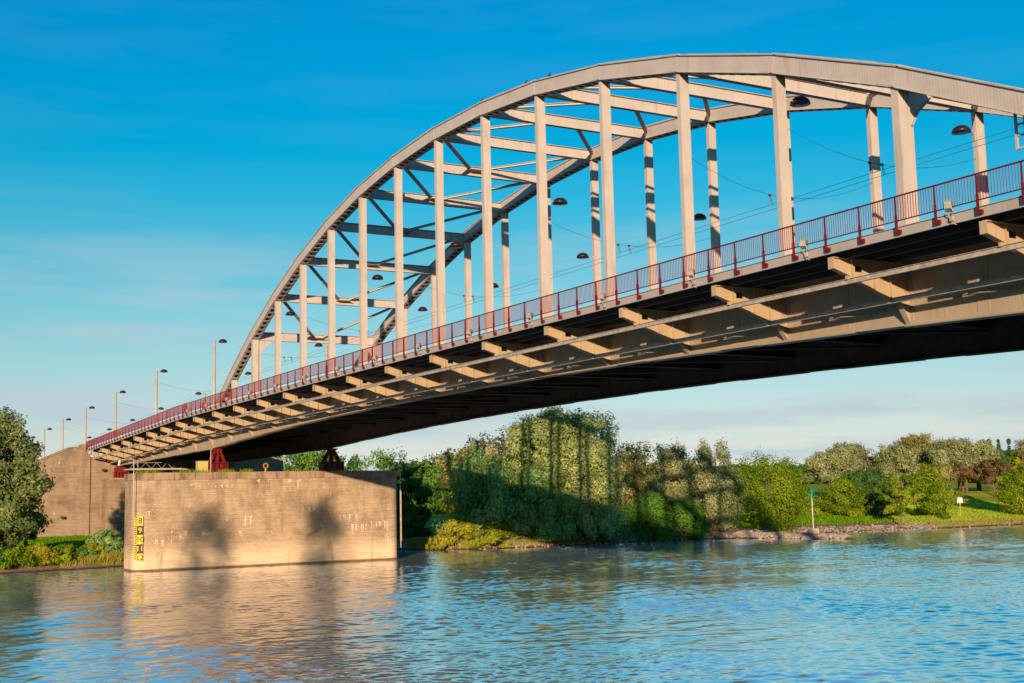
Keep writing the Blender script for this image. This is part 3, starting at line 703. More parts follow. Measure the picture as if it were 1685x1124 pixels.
for k, num in enumerate(('8', '9', '10', '11', '12')):
    zc = 5.47-1.0*k; yel = k % 2 == 0; m = MB(); z0 = zc-.5 if k < 4 else zc-.12
    m.box(0, -.06, z0+.002, .05, .56, zc+.5); pl = m.build('number_plate', M_YEL if yel else M_BLK, gz)
    if k < 4: text_mesh(num, .80 if k else .86, M_BLK if yel else M_YEL, 'number', pl, (.056, .25, zc), RT, .012)
    else: text_mesh(num, .80, M_BLK, 'number', pl, (.056, .25, zc+.02), RT, .0)
m = MB(); m.box(0, -.36, 1.35, .04, -.062, 5.97); sc_ = m.build('scale_strip', M_YEL, gz)
m = MB()
for k in range(23):
    z = 5.92-.2*k; q = k//5 % 2
    m.box(.041, -.36+(.0 if q else .08), z-.10, .052, -.12 if k % 5 else -.08, z)
m.box(.041, -.085, 1.42, .052, -.066, 5.92); m.build('scale_ticks', M_BLK, sc_)['kind'] = 'stuff'

# things standing on the pier
def lamp_mast(x, y, z0, z1, arms, label, name='pier_mast'):
    root = empty(name, (x, y, 0)); tag(root, label, 'mast')
    m = MB(); m.tube([(0, 0, z0), (0, 0, z1)], .045, 8); m.build('pole', M_POST, root)
    m = MB(); m.bar((0, arms[0], z1), (0, arms[1], z1), .07, .06); m.build('arm', M_POST, root)
    return root
a = lamp_mast(2.42, -9.62, 5.9, 12.15, (-1.5, .15), 'thin pole with a side arm and camera at the left corner of the pier')
m = MB(); m.tube([(0, -1.5, 12.1), (.1, -1.6, 11.72)], [.10, .13], 8); m.ell((.1, -1.6, 11.62), (.13, .13, .13), 8, 5); m.build('camera', M_WHITE, a)
a = lamp_mast(2.45, 22.1, 1.4, 12.0, (-.9, .9), 'thin pole with a T-shaped top at the right corner of the pier')
m = MB(); m.box(-.05, -.06, 2.2, .08, .10, 8.2); m.build('guard_strip', M_CONC, a)
lamp_mast(2.3, -1.1, 10.7, 13.3, (-.05, .15), 'short pale pole in front of the red bearing, right of the ochre box')
b = MB(); b.box(-.45, -.58, 0, .45, .58, 1.22); bxo = b.build('cabinet_body', M_YBOX); root = empty('equipment_cabinet', (1.35, -1.85, 10.72)); tag(root, 'ochre steel cabinet standing on the pier left of the red bearing', 'cabinet'); bxo.parent = root
m = MB(); m.box(-.5, -.63, 1.22, .5, .63, 1.27); m.build('lid', M_YBOX, root)
root = empty('lifebuoy_stand', (1.6, 5.5, 10.72)); tag(root, 'orange ring lifebuoy on a short post in the middle of the pier top', 'lifebuoy')
m = MB(); m.tube([(0, 0, 0), (0, 0, .45)], .09, 8); m.build('post', M_CONC, root)
m = MB(); pts = [(.05, .26*math.cos(t), .68+.26*math.sin(t)) for t in np.linspace(0, 2*math.pi, 17)]; m.tube(pts, .075, 8, False); m.build('ring', simple('buoy_orange', (.5, .16, .05), .6), root)

# inspection walkway lattice between abutment and pier
root = empty('inspection_walkway', (-30, -3.2, 12.0)); tag(root, 'dark lattice inspection walkway slung below the left side span', 'walkway')
m = MB(); m.bar((0, 0, .05), (0, 20, .05), .08, .08); m.bar((0, 0, .85), (0, 20, .85), .06, .06)
for k in range(14):
    y = 20*k/14; w = 20/14; m.bar((0, y, .05), (0, y+w/2, .85), .04, .04); m.bar((0, y+w/2, .85), (0, y+w, .05), .04, .04)
m.build('lattice', M_GALV, root)
m = MB(); m.box(-.8, -.6, -.15, .8, 20, 0); m.build('platform', M_CONC, root)
for y in (1, 8.5, 16): 
    m = MB(); m.bar((.4, y, 0), (.4, y, G(-30)-12), .07, .07); m.build('hanger_bar', M_GALV, root)

# ------------------------------------------------------------ lamps and wires
def lamp_head(parent, z, s):
    m = MB(); m.tube([(0, 0, z), (0, s*.55, z+.06)], .03, 6); m.build('arm', M_POST, parent)
    m = MB(); m.ell((0, s*1.02, z-.06), (.50, .50, .40), 18, 12, zmin=0); o = m.build('lamp_shade', M_LAMPD, parent, True)
    m = MB(); m.ell((0, s*1.02, z-.064), (.40, .40, .035), 14, 6); m.build('lamp_bowl', M_LAMPR, parent, True)
def hung_lamp(i, ys, s, label):
    root = empty('bridge_lamp', (P*i, ys+s*.30, 0)); tag(root, label, 'lamp', 'dome lamps mounted on the hangers')
    m = MB(); m.box(-.06, 0 if s > 0 else -.04, 25.6, .06, .04 if s > 0 else 0, 26.1); m.build('bracket', M_POST, root); lamp_head(root, 26.0, s); return root
for i, w in ((3, 'low at the left end of the arch'), (6, 'before the thin left braces'), (8, 'in front of the far arch rib'), (10, 'just left of the middle of the picture'), (13, 'topmost of the lamps')):
    hung_lamp(i, 0, 1, 'dark dome lamp on a near hanger, '+w)
for i, w in ((4, 'half hidden among the left near hangers'), (6, 'above the railing left of the middle'), (8, 'above the railing at the middle of the span'), (10, 'right of the middle'), (13, 'rightmost of all the lamps')):
    hung_lamp(i, WB, -1, 'dark dome lamp on a far hanger, '+w)
def post_lamp(x, ys, s, label):
    zb = float(height(x, ys)) if x < -53 or x > 173 else F(x)+.36; zt = F(x)+9.45
    root = empty('street_lamp', (x, ys, 0)); tag(root, label, 'street lamp', 'tall street lamps along the road')
    m = MB(); m.tube([(0, 0, zb-.3), (0, 0, zb+1.2), (0, 0, zt)], [.27, .22, .15], 10); m.build('pole', M_POST, root, True); lamp_head(root, zt-.1, s)
LX = [0, -28.5, -55, -80, -103, -125, -147]
WN = ['nearest the arch foot', 'second from the arch foot', 'just left above the abutment', 'fourth from the arch, over the wing wall', 'fifth from the arch, over the low wall', 'sixth from the arch, beside the willow top', 'farthest left, behind the willow']
for x, w in zip(LX, WN):
    post_lamp(x-.6, 0, 1, 'tall near-side street lamp '+w); post_lamp(x-.6, WB, -1, 'far-side street lamp '+w+', mostly behind the railing')
for k, y in enumerate((5.85, 6.70)):
    m = MB(); pts = [(x, y, F(x)+6.25) for x in np.linspace(-150, 175, 60)]; m.tube(pts, .011, 5)
    tag(m.build('overhead_wire', M_WIRE), 'thin overhead trolleybus wire, '+('upper' if k == 0 else 'lower')+' of the pair running along the bridge', 'wire', 'trolleybus wires')
ORDS = ['first', 'second', 'third', 'fourth', 'fifth', 'sixth', 'seventh', 'eighth', 'ninth', 'tenth', 'eleventh', 'twelfth', 'thirteenth']
for k in (1, 4, 7, 10, 12, 13):
    x = P*k; zt = F(x)+7.9 if k != 12 else F(x)+8.3; zm = F(x)+6.75; root = empty('span_wire', (x, 0, 0))
    tag(root, 'thin cross wire slung between the %s pair of hangers from the left' % ORDS[k-1], 'wire', 'cross wires holding the trolleybus wires')
    m = MB(); pts = [(0, .3+(WB-.6)*t, zm+(zt-zm)*(2*t-1)**2) for t in np.linspace(0, 1, 14)]; m.tube(pts, .010, 5); m.build('cable', M_WIRE, root)
    for y in (5.85, 6.70):
        m = MB(); m.bar((0, y-.06, F(x)+6.25), (0, y-.16, zm+.02), .02, .02); m.bar((0, y+.06, F(x)+6.25), (0, y-.10, zm+.02), .02, .02); m.box(-.05, y-.2, zm-.03, .05, y-.05, zm+.07); m.build('dropper', M_BEAR, root)
for x in (-28.5, -55, -80, -103):
    m = MB(); zt = F(x)+7.9; zm = F(x)+6.75; pts = [(x-.6, .1+(WB-.2)*t, zm+(zt-zm)*(2*t-1)**2) for t in np.linspace(0, 1, 10)]; m.tube(pts, .010, 5)
    tag(m.build('span_wire', M_WIRE), 'thin cross wire between the street lamps %d metres left of the pier' % (-x), 'wire', 'cross wires holding the trolleybus wires')
# floodlights clamped to the edge beam
fl = empty('floodlight', (0, 0, 0))
m = MB(); m.prism([(-.16, .0), (.16, .0), (.20, .30), (.12, .42), (-.12, .42), (-.20, .30)], 'x', -.13, .13); h = m.build('housing', M_FLOOD, fl); h.location = (0, -.10, .32); h.rotation_euler = (-.35, 0, .5)
m = MB(); m.tube([(-.14, -.12, .52), (-.17, -.05, .25), (-.03, .02, .08)], .022, 6); m.tube([(.14, -.12, .52), (.17, -.05, .25), (.03, .02, .08)], .022, 6); m.build('yoke', M_FLOOD, fl)
m = MB(); m.box(-.08, .0, -.10, .08, .10, .10); m.tube([(0, .02, -.08), (.10, -.02, -.22), (.22, .06, -.30)], .015, 6); m.build('clamp', M_GALV, fl)
ORD = ['first', 'second', 'third', 'fourth', 'fifth', 'sixth', 'seventh', 'eighth', 'ninth', 'tenth', 'eleventh', 'twelfth', 'thirteenth', 'fourteenth', 'fifteenth']
for k in range(15):
    o = fl if k == 0 else copy_tree(fl); x = P*(k+1)-1.15; o.location = (x, -4.74, F(x)+.18); o.scale = (.88, .88, .88)
    tag(o, 'small pale floodlight clamped to the deck edge, %s from the left' % ORD[k] if k < 14 else 'small pale floodlight clamped to the deck edge, rightmost in view', 'floodlight', 'floodlights along the deck edge')
# birds on the arch
def bird(x, i_t, label):
    k = min(15, int(x//P)); t = (x-P*k)/P; z = az(k)*(1-t)+az(k+1)*t+.98/math.cos(math.atan2(az(k+1)-az(k), P))
    m = MB(); m.ell((0, 0, .13), (.17, .09, .10), 9, 6); m.ell((.13, 0, .25), (.065, .06, .065), 8, 5); m.tube([(-.12, 0, .12), (-.33, 0, .03)], [.06, .02], 6); m.tube([(.18, 0, .25), (.25, 0, .23)], [.02, .004], 5)
    m.tube([(0, .03, .06), (0, .03, -.02)], .012, 5); m.tube([(0, -.03, .06), (0, -.03, -.02)], .012, 5)
    o = m.build('bird', M_BIRD, None, True, (x, -.2, z)); tag(o, label, 'bird', 'birds resting on the arch')
for x, l in ((51.0, 'small dark bird, lowest on the near arch rib'), (67.4, 'small dark bird midway up the near arch rib'), (73.6, 'left one of two small birds near the top of the arch'), (76.6, 'right one of two small birds near the top of the arch')): bird(x, 0, l)

# people on the footway
def person(x, y, z, h, jacket, label, facing):
    import mathutils
    root_me = bpy.data.meshes.new('person'); s = h/1.75
    V = [(0, 0, .93), (0, 0, 1.15), (0, 0, 1.40), (0, 0, 1.50), (.01, 0, 1.62), (.02, 0, 1.70),
         (0, .10, .88), (.03, .11, .50), (-.05, .11, .07), (.07, .12, .03), (0, -.10, .88), (.10, -.11, .50), (.12, -.11, .07), (.24, -.12, .03),
         (0, .19, 1.38), (-.05, .24, 1.12), (.08, .24, .92), (.12, .24, .86), (0, -.19, 1.38), (.03, -.24, 1.12), (.16, -.22, .92), (.20, -.22, .86)]
    Ed = [(0, 1), (1, 2), (2, 3), (3, 4), (4, 5), (0, 6), (6, 7), (7, 8), (8, 9), (0, 10), (10, 11), (11, 12), (12, 13), (2, 14), (14, 15), (15, 16), (16, 17), (2, 18), (18, 19), (19, 20), (20, 21)]
    R = [.15, .14, .15, .06, .10, .07, .09, .06, .045, .04, .09, .06, .045, .04, .065, .048, .036, .03, .065, .048, .036, .03]
    root_me.from_pydata([tuple(c*s for c in v) for v in V], Ed, [])
    o = bpy.data.objects.new('person', root_me); COL.objects.link(o); o.location = (x, y, z); o.rotation_euler = (0, 0, facing)
    md = o.modifiers.new('skin', 'SKIN')
    for k, r in enumerate(R): root_me.skin_vertices[0].data[k].radius = (r*s, r*s)
    root_me.skin_vertices[0].data[0].use_root = True
    o.modifiers.new('sub', 'SUBSURF').levels = 1; o.modifiers['sub'].render_levels = 2
    bpy.context.view_layer.update(); me = bpy.data.meshes.new_from_object(o.evaluated_get(bpy.context.evaluated_depsgraph_get())); o.modifiers.clear(); o.data = me
    me.materials.clear()
    for q in (M_SKIN, jacket, M_JEAN, M_HAIR): me.materials.append(q)
    for p in me.polygons:
        zc = p.center.z/s; p.material_index = 3 if zc > 1.68 or (zc > 1.58 and p.center.x < -.02) else 0 if zc > 1.47 or (zc < .90 and abs(p.center.y/s) > .19) else 1 if zc > .88 else 2
    tag(o, label, 'person')
person(-.4, -3.4, F(0)+.36, 1.78, M_JACKB, 'person in a brownish-pink top walking behind the red railing', math.pi)
person(4.6, -2.6, F(4)+.36, 1.62, M_JACKR, 'person in a bright red jacket behind the railing', math.pi)

# white lorry on the approach
root = empty('box_truck', (-66.5, 3.6, float(height(-66, 3.6)))); tag(root, 'white box truck on the road behind the railing, left of the arch', 'truck')
m = MB(); m.box(-3.2, -1.2, 1.0, 2.2, 1.2, 3.9); m.build('cargo_box', M_WHITE, root)
m = MB(); m.prism([(2.3, .6), (4.1, .6), (4.15, 1.5), (3.75, 2.5), (2.3, 2.6)], 'y', -1.05, 1.05); cab = m.build('cab', M_WHITE, root)
m = MB(); m.prism([(4.13, 1.58), (4.17, 1.58), (3.83, 2.4), (3.79, 2.4)], 'y', -.95, .95); m.build('windscreen', M_GLASS, cab)
for wx in (-1.8, 3.2):
    for wy in (-1.05, 1.05):
        m = MB(); m.tube([(wx, wy-.13, .48), (wx, wy+.13, .48)], .48, 16); wv = m.build('wheel', M_TYRE, root)
        m = MB(); m.tube([(wx, wy-.14, .48), (wx, wy+.14, .48)], .24, 10); m.build('rim', M_GALV, wv)

# ------------------------------------------------------------ foliage
def leaf_quads(rng, C, size, aspect, out, droop=0.0):
    """C centres (n,3), out outward dirs (n,3) -> verts, quads"""
    n = len(C); nrm = out*1.25+rng.normal(size=(n, 3))*.62; nrm[:, 2] += .15; nrm /= np.linalg.norm(nrm, axis=1)[:, None]
    t = rng.normal(size=(n, 3)); t[:, 2] -= droop*2.5; t -= nrm*(t*nrm).sum(1)[:, None]; t /= np.linalg.norm(t, axis=1)[:, None]+1e-9
    b = np.cross(nrm, t); s = size*rng.uniform(.6, 1.35, n)[:, None]; L = t*s*aspect; Wd = b*s
    V = np.stack([C-L*.5, C+Wd*.5-L*.05, C+L*.5, C-Wd*.5-L*.05], 1).reshape(-1, 3)
    return V, np.arange(4*n).reshape(n, 4)
def crown_points(rng, cx, cy, z0, z1, r, nclump, nleaf, style):
    """uneven crown from clumps: returns leaf centres, outward dirs, tones, clump centres"""
    H = z1-z0; cl = []
    k = 0
    ph = rng.uniform(0, 6.28, 4)
    while len(cl) < nclump and k < 9000:
        k += 1
        u = rng.uniform(0, 1)**.85; a = rng.uniform(0, 2*math.pi); q = rng.uniform(.25, 1)**.5
        if style == 'round': e = math.sqrt(max(0, 1-(2*u-1)**2))**.75
        elif style == 'willow': e = (.80+.2*math.sin(u*3.1))*(1 if u < .6 else math.sqrt(max(0, 1-((u-.6)/.4)**2)))
        elif style == 'bush': e = math.sqrt(max(0, 1-u*u*.97))
        elif style == 'poplar': e = math.sin(min(1, u*1.15+.08)*math.pi)**.6
        else: e = math.sqrt(max(0, 1-(2*u-1)**2))
        e *= 1+.30*math.sin(2*a+ph[0]+u*3)*(.4+u)+.20*math.sin(5*a+ph[1]-u*7)
        if style == 'willow': u = min(1, u*(1+.16*math.sin(2*a+ph[2])+.10*math.sin(3*a+ph[3])))
        rr = r*e*q; c = np.array([cx+rr*math.cos(a), cy+rr*math.sin(a), z0+H*u*.95])
        cr = r*rng.uniform(.16, .36)*(1.15-.35*u)*(1 if style != 'poplar' else .8)
        cr = min(cr, H*.30)
        if c[2]+cr*.8 > z1: c[2] = z1-cr*.8*rng.uniform(.9, 1.5)
        cl.append((c, cr, rng.uniform(0, 1)))
    w = np.array([c[1]**2 for c in cl]); w /= w.sum(); idx = rng.choice(len(cl), nleaf, p=w)
    CC = np.array([c[0] for c in cl])[idx]; CR = np.array([c[1] for c in cl])[idx][:, None]; CT = np.array([c[2] for c in cl])[idx]
    d = rng.normal(size=(nleaf, 3)); d /= np.linalg.norm(d, axis=1)[:, None]; rad = rng.uniform(.35, 1, nleaf)[:, None]**.5
    spike = (rng.uniform(0, 1, nleaf) < .20)[:, None]*rng.uniform(0, 1, nleaf)[:, None]**1.5*.5
    ax = np.array([c[0] for c in cl])-np.array([cx, cy, z0+H*.25]); ax += rng.normal(size=ax.shape)*r*.35; ax /= np.linalg.norm(ax, axis=1)[:, None]; ax = ax[idx]
    sq = np.array([1.1, 1.1, .80])
    if style == 'willow': sq = np.array([.9, .9, 1.25])
    off = d*CR*(rad+spike)*sq; al = (off*ax).sum(1)[:, None]; off = off*.86+ax*al*.75; Pp = CC+off
    if style == 'willow':                                    # hanging curtains
        low = rng.uniform(0, 1, nleaf) < .35; Pp[low, 2] -= rng.uniform(0, 1, low.sum())**1.5*H*.16
    lo = z0-.3; Pp[:, 2] = np.maximum(Pp[:, 2], lo+rng.uniform(0, .5, nleaf))
    tone = np.clip(.5+(CT-.5)*.55+rng.normal(size=nleaf)*.17, 0, 1)
    out = Pp-np.array([cx, cy, z0+H*.4]); out /= np.linalg.norm(out, axis=1)[:, None]+1e-9
    return Pp, d*.8+out*.6, tone, cl
def trunk_mesh(rng, x, y, zb, z0, z1, r, cl, lean=0, multi=1):
    m = MB()
    for q in range(multi):
        ox, oy = (rng.uniform(-.7, .7)*(multi > 1), rng.uniform(-.7, .7)*(multi > 1)); top = z0+(z1-z0)*.7
        px = [(ox, oy, zb-.5), (ox*1.1+rng.uniform(-.15, .15), oy*1.1, (zb+z0)/2+.6), (ox*1.5+rng.uniform(-.4, .4), oy*1.5+rng.uniform(-.4, .4), z0+(z1-z0)*.35), (ox*2, oy*2, top)]
        m.tube([(x+a, y+b, c) for a, b, c in px], [r, r*.8, r*.5, r*.14], 7)
    fork = Vector((x, y, z0+(z1-z0)*.15)); pick = rng.permutation(len(cl))[:9]
    for k in pick:
        c = Vector(cl[k][0]); f = Vector((x, y, zb+(z0-zb)*.5+(c.z-zb)*.35)); mid = (f+c)/2+Vector((rng.uniform(-.3, .3), rng.uniform(-.3, .3), .4))
        m.tube([f, mid, c], [r*.42, r*.26, r*.07], 5)
    return m
def plant(name, label, cat, x, y, top, rad, leaf, style='round', nleaf=7000, nclump=34, base=0.0, size=.30, aspect=1.6, trunk=.28, seed=0, multi=1, group=None, zb=None, mat=None):
    rng = np.random.default_rng(1000+seed); zb = float(height(x, y)) if zb is None else zb
    z0 = zb+base; Pp, out, tone, cl = crown_points(rng, 0, 0, z0, top, rad, nclump, nleaf, style)
    root = empty(name, (x, y, 0)); tag(root, label, cat, group)
    V, Q = leaf_quads(rng, Pp, size, aspect, out, .8 if style == 'willow' else 0)
    fast_mesh('crown', V, Q, L[leaf], tone, root)
    m = trunk_mesh(rng, 0, 0, zb, z0, top, trunk, cl, multi=multi); m.build('trunk', M_BARK, root, True)
    return root
T = 'tree'; sd_ = 0
def tr(label, x, y, top, rad, leaf, style='round', **k):
    global sd_; sd_ += 1
    k.setdefault('seed', sd_)
    nm = k.pop('name', 'willow_tree' if style == 'willow' else 'tree'); cat = k.pop('cat', 'tree')
    return plant(nm, label, cat, x, y, top, rad, leaf, style, **k)
# left bank
tr('big grey-green willow at the left edge in front of the abutment wall', -10.8, -22.6, 18.2, 4.1, 'owillow', 'round', nleaf=42000, nclump=170, base=.8, size=.21, aspect=2.2, trunk=.35, multi=2)
tr('smaller loose willow leaning out right of the big left willow', -18.5, -18.2, 12.4, 2.1, 'owillow', 'willow', nleaf=7500, nclump=22, base=2.2, size=.30, aspect=2.2, trunk=.16, multi=2)
for k, (x, y, top, r, lf, l) in enumerate([(-9.6, -20.6, 2.7, 2.4, 'bright', 'yellow-green bush at the water under the big left willow'), (-11.0, -17.6, 2.9, 2.5, 'gold', 'rounded golden-green bush on the left bank, first right of the willow trunk'), (-12.0, -15.0, 2.6, 2.2, 'bright', 'fresh green bush on the left bank between two golden ones'), (-13.4, -12.6, 2.4, 1.9, 'green', 'low dark green bush on the left bank behind the shore reeds'), (-15.2, -9.3, 4.2, 1.9, 'gwillow', 'feathery olive bush close to the left side of the pier'), (-13.6, -10.7, 2.8, 1.4, 'gold', 'small golden bush left of the feathery olive one'), (-10.8, -23.6, 3.9, 2.8, 'green', 'green bush at the left edge, below the willow'), (-17.0, -13.4, 2.7, 1.2, 'green', 'small green bush on the lawn before the pilaster')]):
    tr(l, x, y, top, r, lf, 'bush', nleaf=8000, nclump=60, size=.17, aspect=1.7, trunk=.06, multi=3, name='bush', cat='bush', seed=50+k)
# behind the pier
for k, (x, y, top, r, lf, l) in enumerate([(-89.4, 42.5, 17.5, 6.6, 'green', 'green tree seen between the two bearings, behind the pier'), (-97, 37.5, 17.9, 5.5, 'green', 'green tree behind the pier, just right of the dark abutment end'), (-104, 33, 19.5, 6, 'dark', 'dark tree in the gap under the side span'), (-74.9, 52.3, 16.4, 6.9, 'green', 'broad green tree rising over the right part of the pier top'), (-82.3, 47.3, 15.4, 5.2, 'green', 'tree just right of the far bearing above the pier'), (-95, 47, 18, 5.5, 'green', 'tall tree behind the far bearing')]):
    tr(l, x, y, top, r, lf, nleaf=7500, nclump=34, base=1.5, seed=60+k)
tr('very dark leafy tree right beside the right end of the pier', -40.8, 42.5, 12.9, 4.0, 'dark', nleaf=9000, nclump=34, base=.5, size=.3)
tr('dark bush at the water beside the right pier corner', -26.5, 37.2, 4.6, 2.6, 'dark', 'bush', nleaf=5000, base=.0, size=.22, trunk=.07, multi=3, name='bush', cat='bush')
tr('dark bush in shade behind the pier corner', -33, 38.2, 6.5, 3.4, 'dark', 'bush', nleaf=6000, base=.0, size=.25, trunk=.07, multi=3, name='bush', cat='bush')
# willow group right of the pier
tr('olive rounded tree top at the left shoulder of the willow group', -35.8, 53.2, 17.1, 5.2, 'olive', nleaf=9000, nclump=40, base=2, size=.28)
tr('olive tree behind the willows, left of the highest crown', -28.9, 57.4, 18.6, 4.2, 'olive', nleaf=8500, nclump=36, base=2, size=.28)
tr('mid green willow with drooping curtains at the left front of the group', -17.5, 43.5, 13.3, 5.0, 'gwillow', 'willow', nleaf=20000, nclump=80, base=.8, size=.21, aspect=2.4, trunk=.3, multi=2)
tr('tall pale willow, left one of the two highest crowns', -18.8, 54.6, 19.0, 5.4, 'willow', 'round', nleaf=40000, nclump=190, base=2.5, size=.21, aspect=2.2, trunk=.35, multi=2)
tr('tall pale willow, right one of the two highest crowns', -15.4, 59.6, 19.6, 5.2, 'willow', 'round', nleaf=40000, nclump=190, base=2.5, size=.21, aspect=2.2, trunk=.35, multi=2)
tr('willow crown rising between the two highest crowns', -20.5, 57.6, 20.4, 4.6, 'willow', 'round', nleaf=28000, nclump=150, base=5, size=.21, aspect=2.2)
tr('low silvery willow hanging over the water, right front of the group', -12.8, 59.3, 9.0, 4.2, 'willow', 'willow', nleaf=20000, nclump=80, base=.3, size=.19, aspect=2.2, trunk=.2, multi=3)
tr('low dark green willow hanging over the water in the middle of the group', -14.0, 51.0, 10.8, 4.2, 'gwillow', 'willow', nleaf=20000, nclump=80, base=.3, size=.19, aspect=2.2, trunk=.2, multi=3)
for k, (x, y, top, r, lf, l) in enumerate([(-15.5, 38.6, 4.7, 2.9, 'gold', 'golden bush at the water, leftmost in front of the willow group'), (-13.2, 42.5, 4.9, 2.8, 'gold', 'golden bush at the water under the green willow'), (-13.6, 46.5, 4.1, 2.3, 'willow', 'pale bush at the water between the golden bush and the willows')]):
    tr(l, x, y, top, r, lf, 'bush', nleaf=6500, nclump=34, size=.20, aspect=1.8, trunk=.06, multi=4, name='bush', cat='bush', seed=80+k)
tr('brownish olive tree right behind the willow group', -35.1, 83.2, 16.0, 5.3, 'olive', 'round', nleaf=17000, nclump=80, base=1.5, size=.22, trunk=.3)
tr('thin brownish tree between the willow group and the twin willows', -31, 89, 11.5, 3.6, 'silver', 'willow', nleaf=6000, nclump=30, base=1, size=.28, trunk=.3)
tr('left one of the twin silvery willows in the middle of the far bank', -21.4, 80.2, 14.4, 4.0, 'silver', 'willow', nleaf=15000, nclump=60, base=3.6, size=.21, aspect=2, multi=2)
tr('right one of the twin silvery willows, drooping to the water', -14.6, 83.2, 14.6, 4.1, 'silver', 'willow', nleaf=22000, nclump=80, base=.5, size=.20, aspect=2, multi=2)
tr('glossy green bush at the water in front of the twin willows', -15.0, 71.5, 7.0, 3.9, 'green', 'bush', nleaf=16000, nclump=90, size=.17, trunk=.08, multi=3, name='bush', cat='bush')
tr('dark green low bush right of the glossy one', -13.6, 77.0, 6.0, 3.2, 'green', 'bush', nleaf=13000, nclump=80, size=.17, trunk=.08, multi=3, name='bush', cat='bush')
tr('wide yellow-green tree with leaves to the ground, right of the twin willows', -18.2, 97.6, 13.2, 5.7, 'bright', 'round', nleaf=28000, nclump=130, base=-.3, size=.21, aspect=1.3)
# right hand background
for k, (x, y, top, r, lf, st, nl, l) in enumerate([
 (-76.5, 166.6, 15.8, 5.2, 'silver', 'round', 7500, 'round grey willow behind the beacon, leftmost of the far grey trees'),
 (-102, 197.6, 18.6, 5.0, 'brown', 'round', 6000, 'brown-green tree top behind the leftmost grey willow'),
 (-88, 183, 18.4, 5.0, 'silver', 'round', 8500, 'tall grey willow left of centre in the far row'),
 (-77.7, 189.6, 17.3, 5.2, 'silver', 'round', 8500, 'pale grey willow at the front of the far row, below the tall olive tree'),
 (-96.3, 217.3, 21.0, 5.4, 'olive', 'round', 7000, 'tallest olive tree of the far row with bare reddish stems'),
 (-108.5, 238.9, 17.5, 5.4, 'brown', 'round', 6000, 'brown tree right behind the tallest olive tree'),
 (-79.2, 213.2, 18.9, 6.2, 'silver', 'round', 9000, 'broad grey willow right of the gap in the far row'),
 (-69, 232.1, 18.8, 5.6, 'olive', 'round', 8000, 'olive tree at the right edge of the far row'),
 (-80, 221, 17.2, 5.0, 'silver', 'round', 7000, 'grey willow between the brown trees and the right edge'),
 (-63, 163, 11.0, 3.6, 'dark', 'round', 4500, 'dark filling tree under the grey willows'),
 (-92, 208, 12.5, 4.0, 'dark', 'round', 4500, 'dark low tree beneath the tallest olive tree'),
 (-72, 198, 12.0, 3.2, 'olive', 'round', 4500, 'small light willow standing left of the road')]):
    tr(l, x, y, top, r, lf, st, nleaf=int(nl*2.2), nclump=90, base=(5.5 if k in (4, 5, 0, 6) else 2.2), size=.29, aspect=1.8, trunk=.35, multi=3, seed=100+k, group='row of trees behind the right meadow')
for k, (x, y, top, r, l) in enumerate([(-73.4, 208.5, 12.8, 3.3, 'small dark brown tree with bare trunk, left of the pair by the road'), (-67.0, 210.5, 13.4, 3.7, 'small dark brown tree with bare trunk, right of the pair by the road')]):
    tr(l, x, y, top, r, 'brown', nleaf=4000, nclump=26, base=3.2, size=.38, seed=120+k)
for k, (x, y, top, l) in enumerate([(-127.8, 282.8, 20.7, 'slim poplar, left of the three on the skyline'), (-126.4, 285.2, 21.3, 'slim poplar, middle of the three on the skyline'), (-124.9, 288.2, 20.4, 'slim poplar, right of the three on the skyline')]):
    tr(l, x, y, top+1.2, 2.3, 'dark', 'poplar', nleaf=3600, nclump=40, base=1, size=.5, seed=130+k, group='three poplars on the skyline')
tr('big yellow-green bush at the right edge above the meadow', -20.5, 164.0, 10.7, 4.3, 'bright', 'round', nleaf=20000, nclump=110, base=.2, size=.21)
tr('loose light green tree behind the right edge bush', -33.5, 178.0, 12.9, 3.0, 'gold', 'round', nleaf=5500, nclump=34, base=1, size=.34)
for k, (x, y, top, r, lf, l) in enumerate([(-25.8, 121.3, 9.2, 4.2, 'bright', 'yellow-green bush right of the green beacon'), (-22.0, 139.6, 11.4, 3.9, 'bright', 'dense yellow-green bush right of the slim young tree'), (-30.5, 133.5, 10.2, 3.4, 'dark', 'darker bush just behind the slim young tree'), (-29.0, 114.2, 7.8, 2.8, 'bright', 'low yellow-green bush just right behind the beacon')]):
    tr(l, x, y, top, r, lf, 'bush', nleaf=15000, nclump=55, base=-.2, size=.20, trunk=.12, multi=3, name='bush', cat='bush', seed=140+k)
tr('slim young bright green tree with a bare trunk on the stony beach', -14.2, 123.4, 9.4, 3.2, 'bright', 'round', nleaf=6000, nclump=34, base=2.6, size=.25, trunk=.16)
# pale trees far behind, left gap
for k, (x, y, top, r, lf, l) in enumerate([(-150, 110, 19.5, 9, 'olive', 'faint olive tree in the gap right of the pier'), (-158, 121, 19, 8, 'olive', 'second faint olive tree in the gap right of the pier'), (-120, 96, 13.5, 7, 'gold', 'yellowish tree deep in the gap right of the pier'), (-165, 128, 20, 9, 'olive', 'faint tree behind the left shoulder of the willow group'), (-140, 92, 16, 8, 'green', 'green tree far behind the dark tree by the pier')]):
    tr(l, x, y, top, r, lf, nleaf=7000, nclump=50, base=0, size=.6, seed=150+k, group='faint trees in the gap right of the pier')
